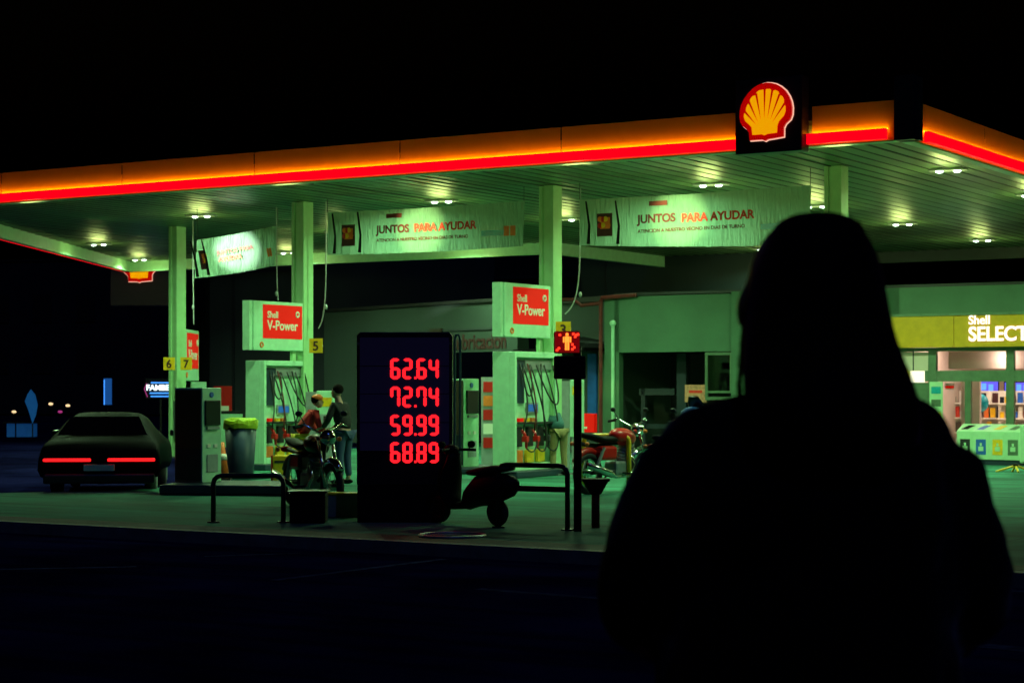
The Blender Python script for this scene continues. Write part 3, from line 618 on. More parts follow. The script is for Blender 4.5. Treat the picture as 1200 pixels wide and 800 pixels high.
# dark workshop bay left of the person
bay = thing('workshop_bay', 'dark open workshop bay with white panel above', 'workshop', L(-10.4, VS), ROT)
MB().box(-1.38, 1.4, 2.5, 2.6, 0, 2.3).build('back_wall', 'wall_dark', bay)
MB().box(-.25, -.02, .6, .8, 0, 2.28).build('blue_post', 'wall_navy', bay)
MB().box(-1.3, -.4, .8, .9, 1.35, 1.5).box(-1.2, -.5, .85, .95, .6, .7).box(-1.25, -1.15, .8, .9, 0, 1.5).build('rack', 'wall_navy', bay)
MB().box(.74, .80, 0, .08, 1.25, 2.28).box(.8, 1.38, 0, .08, 1.25, 1.32).box(.8, 1.38, 0, .08, 1.4, 1.45).box(1.33, 1.38, 0, .08, 1.45, 2.28).box(.8, 1.33, 0, .08, 2.22, 2.28).build('window_frame', 'frame_green', bay)
MB().box(.8, 1.33, .03, .04, 1.45, 2.22).build('glass', 'dark_glass', bay)
t = thing('orange_poster', 'faded orange poster in the workshop bay near the shoulder of the person', 'poster', L(-10.15, VS + .05, 1.2), ROT)
MB().box(-.02, .5, 0, .02, 0, .38).build('sheet', mat('faded_orange', (.6, .25, .14), .7, var=.5, scale=14), t); MB().box(.08, .4, -.004, 0, .2, .26).build('print', 'letter_red', t)
t = thing('drain_pipe', 'dark red pipe running up the pale wall and bending left', 'pipe', L(-12.2, VS - .08), ROT)
MB().tube([(0, 0, 0), (0, 0, 3.45), (.02, 0, 3.52), (.9, 0, 3.56)], .045).tube([(0, 0, 3.4), (-.5, 0, 3.36), (-.7, 0, 3.5), (-1.3, 0, 3.52)], .04).build('pipe', 'rust_red', t)
t = thing('wall_conduit', 'pale vertical conduit right of the dark red pipe', 'pipe', L(-11.9, VS - .06), ROT)
MB().tube([(0, 0, 0), (0, 0, 2.9)], .04).ell((0, 0, 2.95), (.08, .06, .07)).build('pipe', 'white_green_cast', t)
t = thing('fire_box', 'red fire equipment box on the wall behind the red motorcycle', 'fire box', L(-12.45, VS - .3, .52), ROT)
MB().box(-.35, .2, 0, .15, 0, .42, bev=.01).build('box', 'red_glow', t); MB().box(-.17, -.1, -.01, 0, .1, .36).box(-.17, .02, -.01, 0, .08, .13).build('symbol', 'cream', t)

# neighbouring buildings
def wall_building(name, p0, p1, z, th, m, label, cat='building', extra=None):
    p0, p1 = Vector(p0), Vector(p1); d = p1 - p0; t = thing(name, label, cat, p0, math.atan2(d.y, d.x)); ln = d.length
    MB().box(0, ln, 0, th, 0, z).build('wall', m, t); MB().box(-.06, ln + .06, -.06, th, z + .002, z + .12).build('coping', 'dark_metal', t); return t, ln
t, ln = wall_building('annex_building', D(636, 46.3), D(722, 44.2), 3.5, 4, 'wall_mid', 'low annex wall between the middle column and the dark red pipe')
MB().box(0, ln - .1, -.9, 0, 2.35, 2.42).prism([(ln - 1.5, 2.42), (ln - .05, 2.42), (ln - .05, 2.52), (ln - 1.1, 2.7)], -.9, -.002).build('awning', 'black', t)
MB().box(ln - .6, ln - .02, -.02, 0, 0, 2.3).build('pale_door', 'wall_green_cast', t); MB().box(ln - .95, ln - .65, -.05, 0, .9, 2.3).build('blue_panel', 'blue', t)
p0, p1 = D(380, 55), D(608, 47.4); d = p1 - p0; lub = thing('lubrication_workshop', 'low grey workshop with Lubricacion lettering behind the price sign', 'workshop', p0, math.atan2(d.y, d.x)); ln = d.length
fx = lambda px: ((px - 380) / 228) * ln * (1 + .0)
MB().box(0, ln, 0, .3, 2.42, 3.66).box(0, ln * .66, 0, .3, 0, 2.42).build('wall', 'wall_mid', lub)
MB().box(-.05, ln + .05, -.08, .32, 3.66, 3.74).build('coping', 'dark_metal', lub); MB().box(ln * .6, ln, -.04, 0, 2.42, 2.92).build('sign_band', 'wall_mid', lub)
MB().box(ln * .5, ln, 3, 3.1, 0, 2.4).build('back_wall', 'wall_dark', lub); MB().box(ln * .2, ln, -.03, 0, 2.97, 3.02).build('ledge', 'wall_grey', lub)
text('lettering', 'Lubricacion', .54, 'letter_dark', lub, ln * .69, -.05, 2.50, .008, .008, sx=.98)
MB().box(ln * .59, ln * .645, -.08, -.005, 2.6, 3.05).build('brown_sign', 'panel_brown', lub)
t, ln = wall_building('tall_building', D(246, 60), D(383, 57), 7.2, 8, 'wall_grey', 'plain grey building wall behind the second pump')
MB().box(1.0, 1.1, -.04, 0, 0, 7.1).build('wall_joint', 'wall_dark', t); MB().box(0, ln, -.05, 0, 5.0, 5.1).build('ledge', 'wall_dark', t)
t, ln = wall_building('side_building', D(216, 63), D(245, 61), 7.0, 6, 'wall_navy', 'narrow dark blue building edge right of the leftmost column')
MB().box(.1, ln - .1, -.03, 0, 4.4, 4.6).build('ledge', 'wall_dark', t)
t, ln = wall_building('rear_building', D(384, 70), D(690, 64), 6.5, 6, 'wall_dark', 'dark building mass above the Lubricacion workshop')
MB().box(0, ln, -.06, 0, 5.2, 5.3).box(0, 2.2, -.08, 0, 4.3, 5.1).build('ledge', 'wall_navy', t)
t, ln = wall_building('upper_building', D(681, 53), D(905, 50), 6.4, 5, 'wall_navy', 'dark blue upper building rising behind the pale workshop wall')
MB().box(.75, .8, -.03, 0, 2, 6.3).build('wall_joint', 'wall_dark', t)
# far dark street block
t, ln = wall_building('street_block', D(-330, 120), D(215, 112), 9, 10, 'wall_dark', 'unlit street building far off at the left')
for i in range(9):
    for j in range(2):
        f = MB().box(2 + i * 2.8, 3.2 + i * 2.8, -.05, 0, 2.4 + j * 3, 4 + j * 3).build('window', 'dark_metal', t)

# totem
tt = thing('totem_sign', 'grey sign board with glowing scallop shell under the far corner of the canopy', 'sign', D(167, 58), R(-3))
z0 = Z(358, 58); MB().box(-.98, 1.2, 0, .3, z0, z0 + 1.9, bev=.02).build('board', 'wall_grey_warm' if 'wall_grey_warm' in M else dm('wall_grey_warm', (.09, .06, .06), .6, var=.1), tt)
MB().box(.8, 1.1, .05, .25, 0, z0 + .1).build('post', 'wall_grey', tt); logo(tt, -.08, 0, Z(330, 58) + .54, 1.1)

# ------------------------------------------------------------------ left street bits
t = thing('neon_sign', 'bright blue neon sign with white letters left of the leftmost column', 'neon sign', D(188, 60, Z(468, 60)))
MB().box(-.5, .5, .02, .12, 0, .66, bev=.03).build('box', 'navy', t)
for z in (.1, .2, .52): MB().tube([(-.36 + abs(z - .3) * .3, 0, z), (.45, 0, z)], .02, 6).build('tube', 'neon_blue', t)
MB().tube([(-.42, 0, .5), (-.5, 0, .33), (-.4, 0, .08)], .015, 6).build('pink_tube', em('neon_pink', (.6, .05, .3), .6), t)
text('lettering', 'FAMBER', .24, 'neon_white', t, -.44, -.01, .29, .008, .008, sx=1.0)
MB().box(-.03, .03, .05, .1, -2, 0).build('post', 'dark_metal', t)
t = thing('lit_banner_sign', 'slim blue lit vertical sign above the dark car', 'sign', D(126, 70, 0)); z0 = Z(474, 70)
MB().box(-.14, .14, 0, .08, z0, z0 + .95).build('panel', 'blue_lit', t); MB().box(-.13, -.10, -.01, 0, z0, z0 + .9).build('light_edge', 'neon_blue', t); MB().tube([(0, .04, 0), (0, .04, z0)], .04).build('post', 'dark_metal', t)
t = thing('street_kiosk', 'blue lit kiosk panel at the far left edge of the street', 'kiosk', D(23, 60)); z0 = Z(524, 60); 
MB().box(-.40, .42, 0, .5, .0 if z0 < .0 else z0, Z(496, 60)).build('panel', em('kiosk_blue', (.01, .10, .38), .22, (.02, .1, .3)), t)
MB().box(-.14, -.10, -.02, 0, z0 if z0 > 0 else 0, Z(496, 60)).build('mullion', 'black', t); MB().box(-.5, .5, -.1, .6, Z(496, 60), Z(496, 60) + .06).build('roof', 'navy', t)
t = thing('feather_flag', 'curved blue lit flag standing above the kiosk', 'flag', D(38, 59.5))
pf = [(38, 496), (33, 480), (29, 470), (32, 462), (36, 456), (41, 462), (44, 474), (42, 486)]
MB().prism([((x - 38) / F * 59.5, Z(y, 59.5)) for x, y in pf], 0, .03).build('cloth', em('flag_blue', (.01, .13, .42), .3, (.02, .1, .3)), t, bevel=.005)
MB().tube([(0, .015, 0), (0, .015, Z(496, 59.5))], .02).build('pole', 'dark_metal', t)
for px, py, c, lab in ((60, 473, 'warm_pt', 'faint warm street lamp far off, leftmost'), (80, 475, 'warm_pt', 'warm street lamp far off, the brightest one'), (71, 483, 'neon_pink', 'pinkish street lamp far off below the warm ones'), (17, 524, 'warm_pt', 'tiny white lamp low at the far left')):
    Y = 100; t = thing('street_lamp', lab, 'street lamp', D(px, Y)); zz = max(Z(py, Y), .3)
    MB().tube([(0, 0, 0), (0, 0, zz)], .05, 6).build('pole', 'black', t); MB().ell((0, -.1, zz), (.12, .1, .07)).build('lamp_head', c, t)

# ------------------------------------------------------------------ car
def car(loc, rz, label):
    t = thing('parked_car', label, 'car', loc, rz)       # x = forward
    prof = [(-2.15, .35, .86), (-2.18, .62, .88), (-2.1, .92, .87), (-1.6, 1.0, .84), (-1.1, 1.34, .66), (-.5, 1.42, .62), (.2, 1.38, .62), (.85, .98, .82), (1.6, .9, .85), (2.05, .72, .82), (2.15, .4, .78)]
    rings = []
    for x, zt, hw in prof:
        g = [(x, -hw, .24), (x, -hw - .01, .5)]
        zb = min(zt, .93)
        g += [(x, -hw * (1 if zt < 1.05 else 1.28), min(zb, .78)), (x, -hw * (.96 if zt < 1.05 else 1.2), zb), (x, -hw * .9, zt - .03), (x, -hw * .6, zt), (x, hw * .6, zt), (x, hw * .9, zt - .03), (x, hw * (.96 if zt < 1.05 else 1.2), zb), (x, hw * (1 if zt < 1.05 else 1.28), min(zb, .78)), (x, hw + .01, .5), (x, hw, .24)]
        rings.append(g)
    b = MB().loft(rings).build('body', 'car_black', t, smooth=True); md = b.modifiers.new('s', 'SUBSURF'); md.levels = md.render_levels = 1
    MB().quad([(-1.66, -.66, 1.03), (-1.66, .66, 1.03), (-1.17, .5, 1.33), (-1.17, -.5, 1.33)]).build('rear_window', 'dark_glass', t)
    for x in (-1.35, 1.35):
        for s in (-1, 1):
            w_ = MB().torus((x, s * .69, .31), .22, .085, 'Y').build('wheel', 'rubber', t, smooth=True)
            MB().cyl((x, s * .70, .31), (x, s * .78, .31), .2, .18, 20).build('rim', 'galv', w_)
    for s in (-1, 1):
        MB().box(-2.235, -2.17, .12 if s > 0 else -.8, .8 if s > 0 else -.12, .62, .67, bev=.015).build('tail_light', 'tail', t)
        MB().box(2.0, 2.14, .5 if s > 0 else -.75, .75 if s > 0 else -.5, .6, .7, bev=.02).build('headlight', 'chrome', t)
        MB().box(.75, .92, .86 if s > 0 else -1.0, 1.0 if s > 0 else -.86, .95, 1.06, bev=.02).build('mirror', 'black_gloss', t)
    MB().box(-2.25, -2.1, -.8, .8, .26, .42, bev=.03).build('bumper', 'dark_metal', t); MB().box(-2.245, -2.19, -.22, .22, .47, .57).build('number_plate', 'cream', t)
    return t
cr = car(D(131, 30.4, -.12), R(97), 'dark car seen from behind with long red tail lights at the left'); cr.scale = (1, 1, .9)

# ------------------------------------------------------------------ price sign
ps = thing('price_sign', 'dark navy price board with four rows of glowing red numbers', 'price sign', G(474, 612))
zt = 2.13; mb = MB()
mb.prism([(-.535, .42), (.535, .42), (.535, zt - .04), (.50, zt), (-.50, zt), (-.535, zt - .04)], 0, .3); mb.build('board', 'navy', ps, bevel=.01)
MB().box(-.53, .42, .01, .29, 0, .418, bev=.01).build('base', 'black', ps)
MB().tube([(.56, .1, .6), (.56, .1, zt - .08), (.575, .1, zt - .03), (.605, .1, zt - .03), (.62, .1, zt - .08), (.62, .1, .6)], .014, 8).build('edge_tube', 'column_paint', ps)  # canopy reflection in the chrome edge put in as pale paint
MB().box(-.5, .5, -.003, .0, .80, zt - .06).build('sign_face', em('navy_glow', (.12, .1, .5), .012, (.01, .01, .03)), ps)  # faint emission added to lift the unlit dark face
for zj in (.80, 1.12, 1.44, 1.75): MB().box(-.5, .5, -.008, -.0035, zj - .004, zj + .004).build('panel_joint', 'black', ps)
for sx in (-.515, .515): MB().cyl((sx, -.006, 2.0), (sx, .0, 2.0), .012).build('bolt', 'galv', ps)
SEG = {'0': 'abcdef', '2': 'abged', '4': 'fgbc', '5': 'afgcd', '6': 'afgedc', '7': 'fabc', '8': 'abcdefg', '9': 'abcdfg'}
def digit(mb, ch, x, z, w, h, s=.022):
    k = {'a': ((0, h), (w, h)), 'b': ((w, h), (w, h / 2)), 'c': ((w, h / 2), (w, 0)), 'd': ((0, 0), (w, 0)), 'e': ((0, 0), (0, h / 2)), 'f': ((0, h / 2), (0, h)), 'g': ((0, h / 2), (w, h / 2))}
    for q in SEG[ch]:
        (x0, z0), (x1, z1) = k[q]; r = s / 2
        if z0 == z1: P = [(x0 - r * .4, z0), (x0 + r, z0 + r), (x1 - r, z0 + r), (x1 + r * .4, z0), (x1 - r, z0 - r), (x0 + r, z0 - r)]
        else:
            lo, hi = min(z0, z1), max(z0, z1); P = [(x0, hi + r * .4), (x0 + r, hi - r * .6), (x0 + r, lo + r * .6), (x0, lo - r * .4), (x0 - r, lo + r * .6), (x0 - r, hi - r * .6)]
        mb.prism([(x + a, z + b) for a, b in P], -.016, -.004)
for row, (s, yc) in enumerate((('62.64', 432), ('72.74', 465), ('59.99', 498), ('68.89', 530))):
    zc = Z(yc, 21.69); x = -.142; mb = MB()
    for ch in s:
        if ch == '.': mb.box(x - .022, x + .004, -.016, -.004, zc - .115, zc - .088); x += .02
        else: digit(mb, ch, x, zc - .1, .078, .2, .036); x += .137
    mb.build('price_digits', 'digit', ps)

# ------------------------------------------------------------------ rails, signal, posts
def hoop(px0, px1, py, ztop, m, label, mid=None, r=.028):
    p0, p1 = G(px0, py), G(px1, py + (3 if mid else 0)); d = p1 - p0; w = d.length; t = thing('barrier_rail', label, 'barrier', p0, math.atan2(d.y, d.x)); c = .09
    pts = [(0, 0, 0), (0, 0, ztop - c)] + [(c - c * math.cos(a), 0, ztop - c + c * math.sin(a)) for a in (R(30), R(60), R(90))] + [(w - c + c * math.sin(a), 0, ztop - c + c * math.cos(a)) for a in (0, R(30), R(60))] + [(w, 0, ztop - c), (w, 0, 0)]
    MB().tube(pts, r).build('hoop', m, t, smooth=True)
    if mid: MB().box(.02, w - .02, -.02, .02, mid - .03, mid + .03).build('crossbar', 'rust_red', t)
    for x in (0, w): MB().cyl((x, 0, 0), (x, 0, .015), .07).build('foot_plate', 'dark_metal', t)
hoop(250, 332, 612, .525, 'dark_metal', 'black tubular hoop barrier left of the price sign')
hoop(584, 665, 618, .68, 'dark_metal', 'black tubular hoop barrier with red crossbar right of the price sign', .43)
hoop(684, 737, 577, .82, 'yellow_paint', 'yellow tubular hoop barrier behind the red motorcycle', None, .035)
t = thing('crossing_signal', 'black pedestrian signal on a pole showing a red man', 'traffic light', G(677, 622))
MB().tube([(0, 0, 0), (0, 0, 1.95)], .042, 14).build('pole', 'black', t, smooth=True)
MB().box(-.25, .02, -.10, .1, 1.87, 2.10, bev=.015).build('signal_head', 'black', t)
MB().box(-.25, .08, -.12, .1, 1.60, 1.84, bev=.015).build('control_box', 'black', t)
m_ = MB().ell((-.115, -.105, 2.065), (.016, .006, .018)); m_.box(-.14, -.09, -.11, -.102, 1.985, 2.045).box(-.158, -.144, -.11, -.102, 1.98, 2.04).box(-.086, -.072, -.11, -.102, 1.98, 2.04).box(-.137, -.118, -.11, -.102, 1.90, 1.984).box(-.112, -.093, -.11, -.102, 1.90, 1.984)
m_.build('red_man', 'man_orange', t)
mb = MB()
rn2 = random.Random(1)
for x, z in [(-.22, 1.9), (-.2, 1.92), (-.06, 1.91), (-.04, 1.93), (-.05, 2.07), (-.02, 2.06), (-.03, 2.04), (.0, 2.065), (-.19, 2.06), (-.06, 1.96)]: mb.box(x - .012, x + .012, -.108, -.102, z - .012, z + .012)
mb.build('signal_dots', 'man_red', t)
MB().box(-.245, .015, -.104, -.1005, 1.875, 2.095).build('lens', em('lens_red', (.3, .0, .0), .5), t)
t = thing('red_post', 'short dark red post right of the signal pole', 'post', G(698, 618)); MB().cyl((0, 0, 0), (0, 0, .52), .045).build('shaft', 'rust_red', t, smooth=True)
MB().cyl((0, 0, .36), (0, 0, .50), .06, .14, 20).cyl((0, 0, .50), (0, 0, .53), .155).build('cup', 'black', t)
t = thing('utility_box', 'black concrete footed box below the black motorcycle', 'box', G(360, 613)); MB().box(-.2, .2, 0, .35, 0, .34, bev=.02).build('case', 'black', t); MB().box(-.22, .22, -.02, .37, .34, .36).build('lid', 'dark_metal', t)
t = thing('yellow_stripe_block', 'pale kerb block with yellow painted edge between motorcycle and price sign', 'kerb block', G(400, 606))
MB().box(-.17, .2, 0, .25, 0, .26).build('block', 'concrete_base', t, bevel=.01); MB().box(-.17, .2, -.004, .255, .26, .285).build('yellow_edge', 'yellow_paint', t)

# ------------------------------------------------------------------ motorcycles
def motorcycle(loc, rz, label, tank='red_paint', fairing=None, seat='black', box=False, steer=0):
    t = thing('motorcycle', label, 'motorcycle', loc, rz, 'motorcycles parked on the forecourt')     # x forward
    for x, nm in ((-.64, 'rear_wheel'), (.64, 'front_wheel')):
        w_ = MB().torus((x, 0, .3), .255, .048, 'Y', 36, 10).build(nm, 'rubber', t, smooth=True)
        MB().torus((x, 0, .3), .205, .014, 'Y', 36, 6).build('rim', 'chrome', w_, smooth=True)
        mb = MB()
        for k in range(10): a = k * math.pi / 5; mb.tube([(x, .03 * (-1) ** k, .3), (x + .2 * math.cos(a), 0, .3 + .2 * math.sin(a))], .004, 4)
        mb.cyl((x, -.06, .3), (x, .06, .3), .045).build('spokes', 'chrome', w_)
        mg = [(x + .32 * math.cos(a), 0, .3 + .32 * math.sin(a)) for a in [R(q) for q in range(40 if x > 0 else 60, 151, 15)]]
        MB().tube(mg, .05, 8).build('mudguard', tank if x < 0 else 'chrome', t, smooth=True)
    for s in (-1, 1):
        MB().tube([(.64, s * .09, .3), (.42, s * .09, .86)], .022, 10).build('fork', 'chrome', t, smooth=True)
        MB().tube([(-.6, s * .11, .33), (-.42, s * .12, .66)], .026, 10).build('shock_absorber', 'galv', t)
    MB().tube([(.42, 0, .86), (.1, 0, .72), (-.45, 0, .68), (-.8, 0, .72)], .03).tube([(.42, 0, .82), (.3, 0, .4), (-.1, 0, .24), (-.4, 0, .3), (-.45, 0, .68)], .024).tube([(-.64, .08, .3), (-.15, .08, .32)], .02).tube([(-.64, -.08, .3), (-.15, -.08, .32)], .02).build('frame', 'dark_metal', t, smooth=True)
    MB().ell((.14, 0, .80), (.27, .14, .13), Matrix.Rotation(R(8), 4, 'Y')).build('fuel_tank', tank, t, smooth=True)
    MB().loft([[(x, hw * math.cos(k * math.pi / 6), z + th * math.sin(k * math.pi / 6)) for k in range(12)] for x, z, hw, th in ((.0, .76, .06, .03), (-.12, .77, .11, .05), (-.35, .77, .12, .05), (-.6, .82, .11, .05), (-.82, .85, .05, .03))]).build('seat', seat, t, smooth=True)
    MB().box(-.48, -.12, -.13, .13, .48, .68, bev=.04).build('side_cover', tank, t)
    eng = MB().box(-.14, .2, -.12, .12, .26, .46, bev=.04).cyl((.1, 0, .44), (.2, 0, .66), .09, .085, 14)
    for k in range(5): eng.cyl((.1 + .022 * k, 0, .46 + .04 * k), (.105 + .022 * k, 0, .47 + .04 * k), .115, n=14)
    eng.build('engine', 'galv', t)
    MB().tube([(.2, -.1, .55), (.3, -.13, .4), (.15, -.14, .24), (-.2, -.15, .24), (-.35, -.17, .3), (-.85, -.18, .42)], [.02, .02, .022, .025, .045, .045], 12).build('exhaust', 'chrome', t, smooth=True)
    MB().tube([(.28, -.34, 1.03), (.34, -.25, 1.06), (.40, -.08, .96), (.40, .08, .96), (.34, .25, 1.06), (.28, .34, 1.03)], .014).build('handlebar', 'chrome', t, smooth=True)
    for s in (-1, 1):
        MB().tube([(.30, s * .24, 1.04), (.26, s * .36, 1.02)], .02).build('grip', 'rubber', t)
        mm = MB().tube([(.33, s * .22, 1.05), (.3, s * .28, 1.16)], .008).ell((.3, s * .3, 1.19), (.018, .05, .035)).build('mirror', 'dark_metal', t)
        MB().ell((.46, s * .17, .88), (.035, .03, .03)).ell((-.82, s * .14, .72), (.035, .03, .03)).build('indicator', 'orange', t, smooth=True)
    MB().ell((.50, 0, .90), (.10, .10, .10)).build('headlight', 'chrome', t, smooth=True); MB().ell((-.88, 0, .72), (.04, .08, .04)).build('tail_light', 'red_paint', t, smooth=True)
    MB().tube([(-.05, .12, .26), (-.15, .3, .01)], .012).box(.0, .05, -.25, .25, .27, .3).build('kickstand', 'dark_metal', t)
    if fairing:
        MB().loft([[(x, hw * math.cos(k * math.pi / 6), z + th * math.sin(k * math.pi / 6)) for k in range(12)] for x, z, hw, th in ((.66, .95, .03, .03), (.6, 1.0, .14, .10), (.45, 1.08, .2, .14), (.3, 1.12, .2, .13), (.2, 1.14, .1, .1))]).build('fairing', fairing, t, smooth=True)
        MB().loft([[(x, hw * math.cos(k * math.pi / 6), z + .02 * math.sin(k * math.pi / 6)) for k in range(12)] for x, z, hw in ((.5, 1.15, .12), (.4, 1.28, .13), (.33, 1.38, .08))]).build('windscreen', 'black_gloss', t, smooth=True)
    if box: MB().box(-1.0, -.62, -.2, .2, .9, 1.25, bev=.03).build('top_box', 'black', t)
    return t
motorcycle(G(722, 577), R(48), 'red motorcycle with chrome engine in front of the yellow barrier')
motorcycle(G(800, 583), R(58), 'dark blue faired motorcycle partly behind the person', 'blue', 'blue')
motorcycle(G(366, 596), R(-62), 'black motorcycle in front of the second pump', 'black_gloss', None)
def scooter(loc, rz, label):
    t = thing('scooter', label, 'scooter', loc, rz)
    for x, nm in ((-.55, 'rear_wheel'), (.58, 'front_wheel')):
        w_ = MB().torus((x, 0, .2), .135, .055, 'Y', 30, 10).build(nm, 'rubber', t, smooth=True)
        MB().cyl((x, -.04, .2), (x, .04, .2), .09, n=20).build('rim', 'dark_metal', w_)
    rg = lambda L_: [[(x, hw * math.cos(k * math.pi / 6), z + th * math.sin(k * math.pi / 6)) for k in range(12)] for x, z, hw, th in L_]
    MB().loft(rg(((-.92, .60, .05, .05), (-.8, .56, .15, .15), (-.5, .52, .2, .22), (-.2, .48, .19, .22), (-.02, .38, .15, .17), (.05, .28, .12, .06), (.3, .25, .13, .05)))).build('body', 'black', t, smooth=True)
    MB().loft(rg(((-.8, .80, .09, .03), (-.5, .78, .14, .06), (-.2, .74, .14, .06), (-.02, .72, .08, .04)))).build('seat', 'rubber', t, smooth=True)
    MB().loft([[(x + .06 * math.sin(k * math.pi / 6), hw * math.cos(k * math.pi / 6), z) for k in range(12)] for x, z, hw in ((.3, .22, .12), (.38, .4, .2), (.36, .7, .2), (.32, .88, .12), (.3, .98, .1))]).build('leg_shield', 'black', t, smooth=True)
    MB().tube([(.6, 0, .22), (.42, 0, .6)], .04).build('fork', 'dark_metal', t)
    MB().tube([(.22, -.32, 1.02), (.3, -.1, 1.03), (.3, .1, 1.03), (.22, .32, 1.02)], .02).build('handlebar', 'black', t)
    MB().ell((.36, 0, 1.02), (.1, .12, .08)).build('headlight_cowl', 'black', t, smooth=True)
    for s in (-1, 1): MB().tube([(.25, s * .22, 1.03), (.25, s * .26, 1.08)], .008).ell((.25, s * .27, 1.1), (.02, .07, .05)).build('mirror', 'black', t)
    MB().ell((-.86, 0, .6), (.03, .08, .04)).build('tail_light', 'red_paint', t)
    MB().tube([(-.88, 0, .74), (-.6, 0, .72)], .012).build('grab_rail', 'chrome', t); return t
sc_ = scooter(D(550, 21.3), R(134), 'black unlit scooter parked against the price sign'); sc_.scale = (.82, .82, .80)

# ------------------------------------------------------------------ people
def skinmesh(name, nodes, edges, m, parent, root=0, sub=2, remesh=None):
    me = bpy.data.meshes.new(name); me.from_pydata([n[0] for n in nodes], edges, []); me.update()
    o = bpy.data.objects.new(name, me); COL.objects.link(o); o.modifiers.new('skin', 'SKIN')
    for i, n in enumerate(nodes):
        r = n[1] if isinstance(n[1], tuple) else (n[1], n[1]); me.skin_vertices[0].data[i].radius = r
        me.skin_vertices[0].data[i].use_root = (i == root)
    s = o.modifiers.new('sub', 'SUBSURF'); s.levels = s.render_levels = sub
    bpy.context.view_layer.update()
    m2 = bpy.data.meshes.new_from_object(o.evaluated_get(bpy.context.evaluated_depsgraph_get())); bpy.data.objects.remove(o)
    m2.materials.clear(); m2.materials.append(M[m])
    for p in m2.polygons: p.use_smooth = True
    o = bpy.data.objects.new(name, m2); COL.objects.link(o); o.parent = parent; return o
def fused(name, objs, m, parent, voxel=.012, smooth=6):
    bm = bmesh.new()
    for o in objs: bm.from_mesh(o.data); bpy.data.objects.remove(o)
    me = bpy.data.meshes.new(name); bm.to_mesh(me); bm.free(); o = bpy.data.objects.new(name, me); COL.objects.link(o)
    r = o.modifiers.new('r', 'REMESH'); r.mode = 'VOXEL'; r.voxel_size = voxel
    s = o.modifiers.new('s', 'SMOOTH'); s.iterations = smooth; s.factor = .5
    bpy.context.view_layer.update()
    m2 = bpy.data.meshes.new_from_object(o.evaluated_get(bpy.context.evaluated_depsgraph_get())); bpy.data.objects.remove(o)
    m2.materials.clear(); m2.materials.append(M[m])
    for p in m2.polygons: p.use_smooth = True
    o = bpy.data.objects.new(name, m2); COL.objects.link(o); o.parent = parent; return o
def head_mb(c, s=1.0, fwd=1):           # face looks to +y * fwd
    c = Vector(c); mb = MB()
    mb.ell(c + Vector((0, -.01 * fwd, .02 * s)), (.076 * s, .095 * s, .10 * s), None, 24, 16).ell(c + Vector((0, .03 * fwd, -.045 * s)), (.055 * s, .062 * s, .07 * s), None, 20, 12)
    mb.ell(c + Vector((0, .098 * s * fwd, -.01)), (.012, .02, .025)).ell(c + Vector((0, .082 * s * fwd, -.055)), (.024, .012, .009))
    for k in (-1, 1): mb.ell(c + Vector((k * .076 * s, 0, 0)), (.012, .02, .03)).ell(c + Vector((k * .03 * s, .082 * s * fwd, .012)), (.014, .01, .009))
    return mb
def hand_nodes(wr, dr, side):
    wr, dr = Vector(wr), Vector(dr).normalized(); sd = dr.cross(Vector((0, 0, 1))).normalized(); nodes = []; edges = []
    return wr, dr, sd
def hands(wr, dr, parent, thumb=1):
    wr, dr = Vector(wr), Vector(dr).normalized(); sd = dr.cross(Vector((0, 0, 1))).normalized(); dn = Vector((0, 0, -1)); out = []
    nodes = [(wr - dr * .03, (.026, .02)), (wr + dr * .03, (.036, .016)), (wr + dr * .075, (.038, .014))]; e = [(0, 1), (1, 2)]
    out.append(skinmesh('palm', nodes, e, 'skin', None, 1, 1))
    for k, l in enumerate((.07, .08, .075, .06)):
        b = wr + dr * .065 + sd * (k - 1.5) * .021
        out.append(skinmesh('f', [(b, .009), (b + dr * l * .5 + dn * .008, .0085), (b + dr * l * .8 + dn * .03, .008), (b + dr * l * .85 + dn * .05, .007)], [(0, 1), (1, 2), (2, 3)], 'skin', None, 0, 1))
    b = wr + dr * .02 + sd * thumb * -.025
    out.append(skinmesh('t', [(b, .012), (b + sd * thumb * -.03 + dr * .03, .010), (b + sd * thumb * -.03 + dr * .06 + dn * .02, .008)], [(0, 1), (1, 2)], 'skin', None, 0, 1))
    return out

